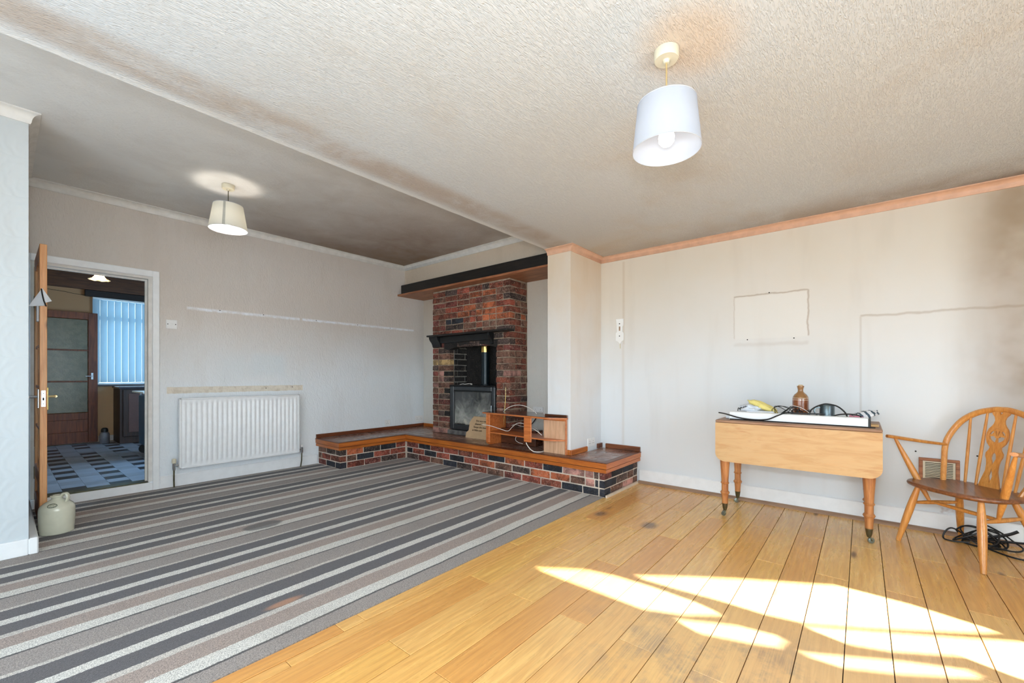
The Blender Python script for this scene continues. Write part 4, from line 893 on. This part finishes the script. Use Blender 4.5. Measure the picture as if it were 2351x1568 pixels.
for i, (y, z, s) in enumerate(((.742, .070, 1), (.725, .074, 1.3), (.695, .085, .8))):
    o = MB().tube(cr([(3.64, y, T+z-.012), (3.638, y-.006*s, T+z+.012), (3.642, y-.014*s, T+z+.002), (3.64, y-.018*s, T+z+.014*s)], 4), .003, 6).build('curtain_hook', M['black_rubber'])
    tag(o, ('small dark metal clip at the left end of the white packets', 'bent dark clip second from the left on the white packets', 'dark clip nearest the white bag on the packets')[i], 'clip', 'dark clips on the packets')
o = blob('pink_cloth', (3.64, .035, T+.032), (.05, .055, .028), 12, 'pink_cloth', 'small crumpled pink cloth at the right end of the table', 'cloth', .5, 12)
o = blob('striped_cloth', (3.70, .000, T+.060), (.065, .080, .026), 17, 'striped_cloth', 'folded white cloth with dark stripes resting on the pink cloth', 'cloth', .35, 9); o.rotation_euler = (-.32, 0, .3)
o = MB().bbox(3.60, 3.70, -.085, -.035, T, T+.012, .003).build('wood_block', M['table_pine']); tag(o, 'small flat wooden offcut at the right corner of the tabletop', 'block')

# ------------------------------------------------------------------ Windsor armchair
th = math.radians(135.3); D_ = Vector((math.cos(th), math.sin(th), 0)); E_ = Vector((math.cos(th+PI/2), math.sin(th+PI/2), 0)); C_ = Vector((3.581, -.346, 0))
def L(e, d, z): return C_ + E_*e + D_*d + Vector((0, 0, z))
wc = empty('windsor_armchair', L(0, -.2, 0), 'beech Windsor armchair with elm seat and pierced wheel splat', 'chair')
SH = .400
def spindle(p0, p1, r0, rm, r1, nm, par, mt='beech', mid=.45, n=12, k=12):
    p0, p1 = Vector(p0), Vector(p1); pts = []; rs = []
    for i in range(k+1):
        t = i/k; pts.append(p0.lerp(p1, t)); s_ = (t/mid) if t < mid else (1-t)/(1-mid); s_ = max(0, min(1, s_)); s_ = math.sin(s_*PI/2)**1.0
        rs.append((r0 if t < mid else r1)+(rm-(r0 if t < mid else r1))*s_)
    return MB().tube(pts, rs, n).build(nm, M[mt], par)
# seat: saddle shape
ol = []
for i in range(48):
    a = 2*PI*i/48; c, s = math.cos(a), math.sin(a)
    ee = .262*(abs(c)**.72)*(1 if c >= 0 else -1); dd = (.185 if s > 0 else .225)*(abs(s)**.80)*(1 if s >= 0 else -1)-.175
    if dd > -.175: ee *= 1.0
    ol.append((ee, dd))
bm = bmesh.new(); rings = []
for (sc, z) in ((.0, SH-.004), (.35, SH-.006), (.6, SH-.004), (.8, SH+.000), (.93, SH+.003), (.985, SH-.001), (1.0, SH-.010), (.985, SH-.020), (.90, SH-.028), (.0, SH-.030)):
    if sc == 0: rings.append([bm.verts.new(L(0, -.175, z))]); continue
    rings.append([bm.verts.new(L(e*sc, (d+.175)*sc-.175, z)) for e, d in ol])
for a, b in zip(rings, rings[1:]):
    n = 48
    for i in range(n):
        j = (i+1) % n
        if len(a) == 1: bm.faces.new((a[0], b[i], b[j]))
        elif len(b) == 1: bm.faces.new((a[i], a[j], b[0]))
        else: bm.faces.new((a[i], a[j], b[j], b[i]))
bmesh.ops.recalc_face_normals(bm, faces=bm.faces); me = bpy.data.meshes.new('seat'); bm.to_mesh(me); bm.free(); me.shade_smooth(); me.materials.append(M['elm'])
o = bpy.data.objects.new('seat', me); S.collection.objects.link(o); link(o, wc)
# legs, splayed
FLt, FLb = L(-.165, -.075, SH-.015), L(-.238, -.008, .0); FRt, FRb = L(.165, -.075, SH-.015), L(.238, .008, 0)
BLt, BLb = L(-.13, -.315, SH-.015), L(-.225, -.455, 0); BRt, BRb = L(.13, -.315, SH-.015), L(.225, -.455, 0)
for a, b in ((FLt, FLb), (FRt, FRb), (BLt, BLb), (BRt, BRb)): spindle(a, b, .0115, .0205, .0125, 'leg', wc, mid=.42)
def onleg(t_, b_, z): k = (t_.z-z)/(t_.z-b_.z); return t_.lerp(b_, k)
zs = .262
sl = (onleg(FLt, FLb, zs), onleg(BLt, BLb, zs)); sr = (onleg(FRt, FRb, zs), onleg(BRt, BRb, zs))
spindle(*sl, .008, .0135, .008, 'stretcher', wc, mid=.5); spindle(*sr, .008, .0135, .008, 'stretcher', wc, mid=.5)
spindle(sl[0].lerp(sl[1], .45), sr[0].lerp(sr[1], .45), .008, .012, .008, 'stretcher', wc, mid=.5)
# bow
bp = [(-.195, -.285, .395), (-.222, -.325, .50), (-.243, -.362, .62), (-.232, -.390, .70), (-.190, -.418, .785), (-.12, -.436, .842), (-.04, -.447, .868), (0, -.448, .870)]
bp = bp + [(-e, d, z) for e, d, z in reversed(bp[:-1])]
bowp = cr([L(*p) for p in bp], 5)
MB().tube(bowp, [.0125+.0035*math.sin(PI*i/(len(bowp)-1)) for i in range(len(bowp))], 10, flat=1.15).build('bow', M['beech'], wc)
def bowz(e):
    best = min(bowp, key=lambda p: abs((p-C_).dot(E_)-e) + (0 if p.z > .6 else 1)); return best
for e0, e1 in ((-.124, -.150), (-.067, -.078), (.067, .078), (.124, .150)):
    t_ = bowz(e1); spindle(L(e0, -.352, SH-.006), t_-Vector((0, 0, .004)), .0065, .0085, .006, 'back_spindle', wc, mid=.35, n=10)
# pierced splat
def splat():
    half = [(.052, 0), (.050, .02), (.040, .06), (.030, .10), (.030, .14), (.034, .165), (.042, .185), (.042, .205), (.030, .225), (.027, .24), (.036, .250), (.046, .265), (.054, .290), (.055, .308), (.054, .326), (.046, .350), (.034, .366), (.026, .382), (.023, .400), (.028, .420), (.042, .438), (.045, .455)]
    out = [(-x, z) for x, z in half] + [(.008, .457), (0, .430), (-.008, .457)][::-1][:0] + [(-.012, .457), (0, .432), (.012, .457)] + [(x, z) for x, z in reversed(half)]
    cyc = (0, .308); hs = []
    def ang(a0, a1, r0, r1, n=5): return [(cyc[0]+r1*math.cos(a0+(a1-a0)*i/n), cyc[1]+r1*math.sin(a0+(a1-a0)*i/n)) for i in range(n+1)] + [(cyc[0]+r0*math.cos(a1+(a0-a1)*i/n), cyc[1]+r0*math.sin(a1+(a0-a1)*i/n)) for i in range(n+1)]
    r = math.radians
    hs.append(ang(r(188), r(262), .013, .039)); hs.append(ang(r(278), r(352), .013, .039)); hs.append(ang(r(128), r(168), .028, .039)); hs.append(ang(r(12), r(52), .028, .039))
    hs.append([(-.005, .306), (-.011, .334), (-.005, .339), (-.002, .312)][::-1]); hs.append([(.005, .306), (.011, .334), (.005, .339), (.002, .312)])
    hs.append([(0, .135), (-.013, .175), (-.010, .198), (0, .212), (.010, .198), (.013, .175)]); hs.append([(0, .030), (-.010, .07), (0, .120), (.010, .07)])
    cu = bpy.data.curves.new('splat', 'CURVE'); cu.dimensions = '2D'; cu.fill_mode = 'BOTH'; cu.extrude = .5
    for q in [out]+hs:
        sp_ = cu.splines.new('POLY'); sp_.points.add(len(q)-1); sp_.use_cyclic_u = True
        for pt, (x, z) in zip(sp_.points, q): pt.co = (x*100, z*100, 0, 1)
    tmp = bpy.data.objects.new('tmp', cu); S.collection.objects.link(tmp)
    me = bpy.data.meshes.new_from_object(tmp.evaluated_get(bpy.context.evaluated_depsgraph_get())); bpy.data.objects.remove(tmp)
    b0, b1 = -.352, -.446; P = lambda x, z, t: L(x, b0+(b1-b0)*(z/.457)+t, SH-.004+z*(.866-SH)/.457)
    s_ = MB().add([P(v.co.x/100, v.co.y/100, v.co.z/.5*.005) for v in me.vertices], [tuple(f.vertices) for f in me.polygons]).build('splat', M['beech'], wc, True, 30)
    ring = [P(.045*math.cos(2*PI*i/28), .308+.045*math.sin(2*PI*i/28), .0055) for i in range(29)]; MB().tube(ring, .0018, 6).build('wheel_ring', M['beech'], s_)
splat()
# arms and slanting supports
for s in (-1, 1):
    pj = L(.238*s, -.362, .622); tip = L(.338*s, -.035, .668)
    ap_ = cr([pj, L(.270*s, -.25, .636), L(.305*s, -.13, .654), L(.330*s, -.055, .666), tip], 5)
    MB().tube(ap_, [.009+.0035*math.sin(PI*min(1, i/(len(ap_)-1)*.8)) for i in range(len(ap_))], 10, flat=1.5).build('arm', M['beech'], wc)
    q0 = L(.318*s, -.075, .655); q1 = (sl if s < 0 else sr)[0].lerp((sl if s < 0 else sr)[1], .38)
    spindle(q0, q1, .008, .0185, .008, 'arm_support', wc, mid=.60)

# coil of black flex on the floor under and behind the chair
def knot():
    pts = []; r_ = random.Random(5); c0 = Vector((3.98, -.585, 0))
    for i in range(110):
        a = i*.47; R0 = .10+.045*math.sin(i*.21)+r_.uniform(-.008, .008); cc_ = c0+Vector((.012*math.sin(i*.13), -.04*math.sin(i*.09), 0))
        pts.append((min(4.068, cc_.x+R0*.55*math.cos(a)), cc_.y+R0*math.sin(a)*(.55+.45*math.sin(i*.17)**2), .007+max(0, .115*(.5+.5*math.sin(a*.5+i*.31))*(.25+.75*math.sin(i*.11)**2))))
    return pts
fx_ = MB().tube(cr(knot(), 3), .0048, 6)
fx_.tube(cr([(4.02, -.53, .03), (4.0, -.46, .075), (3.985, -.425, .05), (3.965, -.415, .008), (3.94, -.46, .006), (3.93, -.53, .02)], 5), .0048, 6)
fx_.tube(cr([(3.93, -.56, .02), (3.88, -.62, .006), (3.80, -.70, .006), (3.80, -.82, .006), (3.84, -1.0, .006), (3.9, -1.25, .006)], 6), .0048, 6)
fx_.tube(cr([(4.0, -.62, .05), (3.99, -.70, .09), (3.985, -.74, .12)], 5), .009, 7).tube(cr([(3.99, -.66, .04), (3.96, -.76, .06), (3.95, -.80, .075)], 5), .0065, 7)
tag(fx_.build('flex_coil', M['black_rubber']), 'tangled coil of black electric flex on the floor behind the armchair', 'cable')

# air vent in a wooden frame
vt = empty('air_vent', (XW, -.407, .43), 'white louvred air vent in a wooden frame low on the wall behind the armchair', 'vent')
VY0, VY1, VZ0, VZ1 = -.507, -.307, .345, .507
for a in ((VY0, VY1, VZ1-.020, VZ1), (VY0, VY1, VZ0, VZ0+.020), (VY0, VY0+.020, VZ0+.02, VZ1-.02), (VY1-.020, VY1, VZ0+.02, VZ1-.02)): MB().bbox(XW-.018, XW-.0005, *a, .002).build('wood_frame', M['shelf_brown'], vt)
MB().box(XW-.006, XW-.0005, VY0+.02, VY1-.02, VZ0+.02, VZ1-.02).build('vent_cavity', M['dark_hole'], vt)
for a in ((VY0+.02, VY0+.032, VZ0+.02, VZ1-.02), (VY1-.032, VY1-.02, VZ0+.02, VZ1-.02), (VY0+.03, VY1-.03, VZ1-.030, VZ1-.02), (VY0+.03, VY1-.03, VZ0+.02, VZ0+.028)): MB().bbox(XW-.013, XW-.006, *a, .001).build('grille_rim', M['cream_plastic'], vt)
for i in range(9):
    z = VZ0+.033+i*.0110; MB().prism([(XW-.0125, z), (XW-.0065, z+.004), (XW-.0065, z+.0065), (XW-.0125, z+.0055)], VY0+.03, VY1-.03, axis='y').build('louvre', M['cream_plastic'], vt)

# ------------------------------------------------------------------ pendant lamps
def pendant(c, zc, rose_r, drop, rt, rb_, hh, m, lab, seam):
    x, y = c; p = empty('pendant_lamp', (x, y, zc), lab, 'lamp', 'drum shade pendant lamps')
    MB().lathe([(rose_r, 0), (rose_r, -.030), (rose_r*.92, -.036), (rose_r*.3, -.036), (.010, -.048), (.0, -.048)], (x, y, zc-.0005), 32).build('ceiling_rose', M['cream_plastic'], p)
    MB().tube([(x, y, zc-.04), (x, y, zc-drop-.02)], .0032, 7).build('flex', M['pale_brass'] if rose_r > .04 and zc < 2.5 else M['old_brass'], p)
    zt = zc-drop
    sh_ = MB(); n = 48; vs = []
    for r, z in ((rb_, zt-hh), (rt, zt), (rt-.0015, zt), (rb_-.0015, zt-hh)): vs += [(x+r*math.cos(2*PI*i/n), y+r*math.sin(2*PI*i/n), z) for i in range(n)]
    fs = [(j*n+i, j*n+(i+1) % n, (j+1)*n+(i+1) % n, (j+1)*n+i) for j in (0, 2) for i in range(n)] + [(n+i, n+(i+1) % n, 2*n+(i+1) % n, 2*n+i) for i in range(n)] + [(3*n+i, 3*n+(i+1) % n, (i+1) % n, i) for i in range(n)]
    so = sh_.add(vs, fs).build('lamp_shade', m, p)
    for z, r in ((zt-hh, rb_), (zt, rt)): MB().tube([(x+r*math.cos(2*PI*i/40), y+r*math.sin(2*PI*i/40), z) for i in range(41)], .0018, 6).build('shade_rim', M['rim_grey'], so)
    if seam is not None:
        a = seam; w_ = .075; k = []
        for r, z in ((rb_+.0008, zt-hh), (rt+.0008, zt)): k += [(x+r*math.cos(a-w_), y+r*math.sin(a-w_), z), (x+r*math.cos(a+w_), y+r*math.sin(a+w_), z)]
        MB().add(k, [(0, 1, 3, 2)]).build('shade_seam', plain('seam', (176, 174, 164), .8), so)
    zl = zt-.055
    hd = MB().lathe([(.018, zt-.005), (.018, zl-.015), (.014, zl-.02)], (x, y, 0), 16).build('lamp_holder', M['white_plastic'], p)
    for k in range(3):
        a = 2*PI*k/3; MB().tube([(x+.016*math.cos(a), y+.016*math.sin(a), zl), (x+(rt-.002)*math.cos(a), y+(rt-.002)*math.sin(a), zt-.004)], .0015, 5).build('shade_spoke', M['white_plastic'], p)
    MB().lathe([(.012, 0), (.014, -.012), (.024, -.035), (.030, -.058), (.028, -.075), (.018, -.088), (0, -.092)], (x, y, zl-.016), 24).build('bulb', M['bulb_bright' if zc > 2.5 else 'bulb'], p)
pendant((1.643, .583), ZF, .046, .205, .108, .126, .178, M['shade_white'], 'near pendant lamp with plain white drum shade over the oak boards', None)
pendant((1.208, 4.055), ZR, .046, .170, .106, .138, .200, M['shade_cream'], 'far pendant lamp with cream shade and grey seam over the carpet', math.radians(-120))

# ------------------------------------------------------------------ stoneware jug
jg = empty('stoneware_jug', (.250, 4.262, .004), 'squat cream stoneware flagon with green stamp propping the pine door', 'jug')
jx, jy = .250, 4.262
MB().lathe([(.080, 0), (.084, .004), (.087, .05), (.089, .10), (.089, .160), (.087, .175), (.079, .190), (.060, .208), (.040, .221), (.029, .228), (.026, .234), (.027, .240), (.034, .245), (.035, .251), (.030, .255), (.020, .255), (.018, .22)], (jx, jy, .005), 48).build('body', M['stoneware'], jg)
u_ = Vector((.771, -.637, 0)); 
hp = [(.028, .244), (.042, .262), (.060, .262), (.071, .246), (.070, .226), (.062, .210)]
MB().tube(cr([(jx+.637*.0+u_.x*a*.9, jy+u_.y*a*.9, .005+z) for a, z in hp], 5), .0085, 8, flat=1.7).build('handle', M['stoneware'], jg)
# oval maker's stamp lying on the shoulder
def shoulder(a, s):  # a angle around, s distance up the shoulder (0..1)
    r = .083-.032*s; z = .184+.030*s; return Vector((jx+(r+.0012)*math.cos(a), jy+(r+.0012)*math.sin(a), .005+z+.0015))
ac = math.radians(-112)
st_ = MB()
for k, w_ in ((1.0, .0014), (.72, .0008)):
    st_.tube([shoulder(ac+.34*k*math.cos(2*PI*i/32), .42+.36*k*math.sin(2*PI*i/32)) for i in range(33)], w_, 5)
for i in range(16):
    a = 2*PI*i/16; st_.tube([shoulder(ac+.34*.80*math.cos(a), .42+.36*.80*math.sin(a)), shoulder(ac+.34*.92*math.cos(a+.06), .42+.36*.92*math.sin(a+.06))], .0011, 4)
for q in (-.5, -.15, .2, .5): st_.tube([shoulder(ac-.16, .42+.3*q), shoulder(ac+.16, .42+.3*q)], .0009, 4)
st_.build('oval_stamp', M['green_ink'], jg)

# ================================================================== KITCHEN beyond the doorway
KZ, KY0, KY1 = .080, YB+.125, 8.92
kf = struct(MB().box(-.6, 2.6, YB+.121, KY1+.1, KZ-.12, KZ-.0095).build('floor_kitchen', M['dark_hole']))
cw, rw = .152, .163; far = {0: MB(), 1: MB()}; mes = {}
for j in range(30):
    y0 = KY0 + j*rw
    if y0+rw > KY1: break
    for i in range(-2, 12):
        x0 = -.263 + i*cw
        dark = (j % 2 == 0 and i % 2 == 0 and (i+j//2) % 9 != 5)
        x1 = x0+cw
        if 2 <= i <= 11:
            k = 1 if dark else (2 if (i+j) % 3 == 0 else 0)
            if k not in mes: mes[k] = MB().box(-cw/2+.0008, cw/2-.0008, -rw/2+.0008, rw/2-.0008, -.004, .004).build('floor_tile', M[('vinyl_light', 'vinyl_dark', 'vinyl_mid')[k]]).data; o = [q for q in bpy.data.objects if q.data == mes[k]][0]
            else: o = bpy.data.objects.new('floor_tile', mes[k]); S.collection.objects.link(o)
            o.location = (x0+cw/2, y0+rw/2, KZ-.0055); link(o, kf)
        else: far[1 if dark else 0].box(x0+.0008, x1-.0008, y0+.0008, y0+rw-.0008, KZ-.0095, KZ-.0015)
for k in far: o = far[k].build('floor_tiles', M['vinyl_dark' if k else 'vinyl_light'], kf); o['kind'] = 'stuff'
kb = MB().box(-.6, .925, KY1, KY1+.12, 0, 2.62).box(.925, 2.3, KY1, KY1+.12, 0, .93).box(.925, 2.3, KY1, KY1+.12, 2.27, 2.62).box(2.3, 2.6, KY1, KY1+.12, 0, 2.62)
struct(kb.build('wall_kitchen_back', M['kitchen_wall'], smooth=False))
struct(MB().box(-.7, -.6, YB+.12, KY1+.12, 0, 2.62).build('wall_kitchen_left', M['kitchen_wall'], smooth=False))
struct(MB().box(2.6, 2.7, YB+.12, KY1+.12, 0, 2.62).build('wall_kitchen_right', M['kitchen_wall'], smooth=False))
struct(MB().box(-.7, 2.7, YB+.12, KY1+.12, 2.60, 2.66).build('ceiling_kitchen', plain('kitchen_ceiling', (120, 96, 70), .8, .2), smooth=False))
struct(MB().tube([(.30, KY1-.002, 2.32), (.45, KY1-.002, 2.31), (.6, KY1-.002, 2.30), (.68, KY1-.002, 2.285), (.8, KY1-.002, 2.275), (.92, KY1-.002, 2.265)], .003, 5).build('trim_10', M['dark_hole']))
struct(MB().box(.40, 2.59, KY1-.05, KY1-.001, 2.36, 2.60).build('trim_11', wood('pelmet', (120, 72, 40), (84, 50, 28), 'x', .6)))
for y in (6.6, 7.8): struct(MB().box(-.6, 2.6, y, y+.12, 2.47, 2.60).build('trim_12', M['beam_dark']))
lb = empty('window_lintel_beam', (1.5, KY1-.03, 2.33), 'dark wooden beam above the kitchen window blind', 'beam')
MB().bbox(.80, 2.5, KY1-.06, KY1-.001, 2.262, 2.356, .006).build('beam', M['beam_dark'], lb)
wn = empty('window_1', (1.6, KY1+.06, .95)); struct(wn)
for a in ((.925, .965, .93, 2.27), (2.26, 2.30, .93, 2.27), (1.60, 1.64, .93, 2.27)): MB().bbox(a[0], a[1], KY1+.05, KY1+.10, a[2], a[3], .003).build('frame', M['white_gloss'], wn)
for a in ((.965, 2.26, .93, .97), (.965, 2.26, 2.23, 2.27), (.965, 2.26, 1.93, 1.99)): MB().bbox(a[0], a[1], KY1+.05, KY1+.10, a[2], a[3], .003).build('frame', M['white_gloss'], wn)
MB().box(.965, 2.26, KY1+.072, KY1+.078, .97, 2.23).build('pane', M['glass'], wn)
MB().bbox(.90, 2.35, KY1-.10, KY1+.05, .918, .945, .004).build('window_sill', plain('sill_dark', (70, 66, 72), .3), wn)
bl = empty('vertical_blind', (1.5, KY1-.02, 2.25), 'pale blue vertical slatted blind covering the kitchen window', 'blind')
MB().bbox(.885, 2.3, KY1-.045, KY1-.010, 2.232, 2.258, .003).build('headrail', M['white_plastic'], bl)
sm = None
for i in range(18):
    if sm is None: o = MB().add([(-.041, -.012, 0), (.041, .012, 0), (.041, .012, -1.255), (-.041, -.012, -1.255), (-.041, -.0112, 0), (.041, .0128, 0), (.041, .0128, -1.255), (-.041, -.0112, -1.255)], [(0, 1, 2, 3), (7, 6, 5, 4), (0, 4, 5, 1), (3, 2, 6, 7)]).build('slat', M['blind'], None, False); sm = o.data
    else: o = bpy.data.objects.new('slat', sm); S.collection.objects.link(o)
    o.location = (.925+i*.0805, KY1-.030, 2.23); link(o, bl)
# second glazed door, open flat against the far wall
d2 = empty('door_2', (.43, KY1-.06, .09)); struct(d2)
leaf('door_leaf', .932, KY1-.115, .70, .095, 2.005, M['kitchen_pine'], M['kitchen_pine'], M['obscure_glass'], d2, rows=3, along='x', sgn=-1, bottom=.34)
h3 = MB().bbox(.860, .885, KY1-.121, KY1-.115, 1.02, 1.12, .002).build('handle_plate', M['chrome'], d2)
MB().tube([(.873, KY1-.12, 1.07), (.873, KY1-.155, 1.07), (.80, KY1-.155, 1.07)], .007, 7).build('lever', M['chrome'], h3)
struct(MB().bbox(.30, .95, KY1-.02, KY1-.001, KZ, KZ+.012, .003).build('trim_13', M['white_gloss']))
struct(MB().bbox(.95, 1.12, KY1-.018, KY1-.001, KZ, KZ+.085, .003).build('baseboard_kitchen', M['white_gloss']))
jr = empty('glass_jar', (.985, 8.62, KZ), 'glass jar with black lid on the kitchen floor beside the door', 'jar')
MB().lathe([(.052, 0), (.056, .006), (.056, .13), (.050, .150), (.034, .165), (.034, .175)], (.985, 8.62, KZ), 24).build('body', plain('jar_grey', (150, 150, 160), .15, .15, 0, Transmission_Weight=.3), jr)
MB().lathe([(.034, .165), (.040, .170), (.040, .19), (.036, .215), (.02, .228), (0, .23)], (.985, 8.62, KZ), 20).build('lid', M['black_rubber'], jr)
cb = empty('kitchen_cabinet', (1.8, 8.6, KZ), 'dark wooden kitchen base cabinet under the blind', 'cabinet')
MB().bbox(1.115, 2.55, 8.36, KY1-.022, KZ, .885, .004).build('carcass', M['kitchen_dark'], cb)
MB().bbox(1.10, 2.55, 8.33, KY1-.022, .886, .916, .004).build('worktop', plain('worktop_dark', (66, 62, 70), .25), cb)
for i in range(3):
    x = 1.15+i*.46; dd_ = MB().bbox(x, x+.44, 8.34, 8.358, KZ+.10, .87, .004).build('door', M['kitchen_dark'], cb)
    MB().bbox(x+.06, x+.38, 8.334, 8.340, KZ+.16, .81, .003).build('door_panel', plain('cab_panel', (92, 62, 56), .6), dd_)
tr_ = empty('blue_trolley', (1.25, 6.6, KZ), 'blue kitchen trolley with pale top and black wheel partly behind the door frame', 'trolley')
MB().bbox(1.145, 1.62, 6.62, 7.22, .20, .83, .01).build('body', M['blue_plastic'], tr_)
MB().bbox(1.085, 1.66, 6.60, 7.26, .862, .882, .004).build('top', M['white_plastic'], tr_)
for y in (6.66, 7.18): MB().bbox(1.15, 1.17, y-.01, y+.01, .82, .864, .002).build('post', M['chrome'], tr_)
for (x, y) in ((1.19, 6.70), (1.19, 7.15), (1.58, 6.70), (1.58, 7.15)):
    wq = MB().lathe([(.030, -.012), (.055, -.012), (.058, 0), (.055, .012), (.030, .012)], (x, y, KZ+.058), 20, mat=Matrix.Rotation(PI/2, 4, 'X')).build('wheel', M['black_rubber'], tr_)
    MB().tube([(x, y, KZ+.058), (x, y, .22)], .012, 8).build('fork', M['chrome'], wq)
kl = empty('kitchen_pendant', (.755, 7.0, 2.6), 'small frilled glass bell lamp glowing in the kitchen', 'lamp')
mb = MB(); n = 48; vs = []; ri = [(.030, 2.312), (.036, 2.285), (.045, 2.255), (.062, 2.232), (.094, 2.216)]
for j, (r, z) in enumerate(ri): vs += [(.755+(r*(1+.07*(j/4)**2*math.cos(8*2*PI*i/n)))*math.cos(2*PI*i/n), 7.0+(r*(1+.07*(j/4)**2*math.cos(8*2*PI*i/n)))*math.sin(2*PI*i/n), z+.004*(j/4)**2*math.cos(8*2*PI*i/n)) for i in range(n)]
mb.add(vs, [(j*n+i, j*n+(i+1) % n, (j+1)*n+(i+1) % n, (j+1)*n+i) for j in range(4) for i in range(n)]).build('glass_shade', M['glass_shade'], kl)
MB().lathe([(.004, 2.6), (.004, 2.33), (.028, 2.325), (.030, 2.305)], (.755, 7.0, 0), 16).build('stem', M['brass'], kl)
MB().lathe([(.010, 2.30), (.024, 2.27), (.026, 2.245), (.016, 2.226), (0, 2.222)], (.755, 7.0, 0), 20).build('bulb', M['bulb_small'], kl)
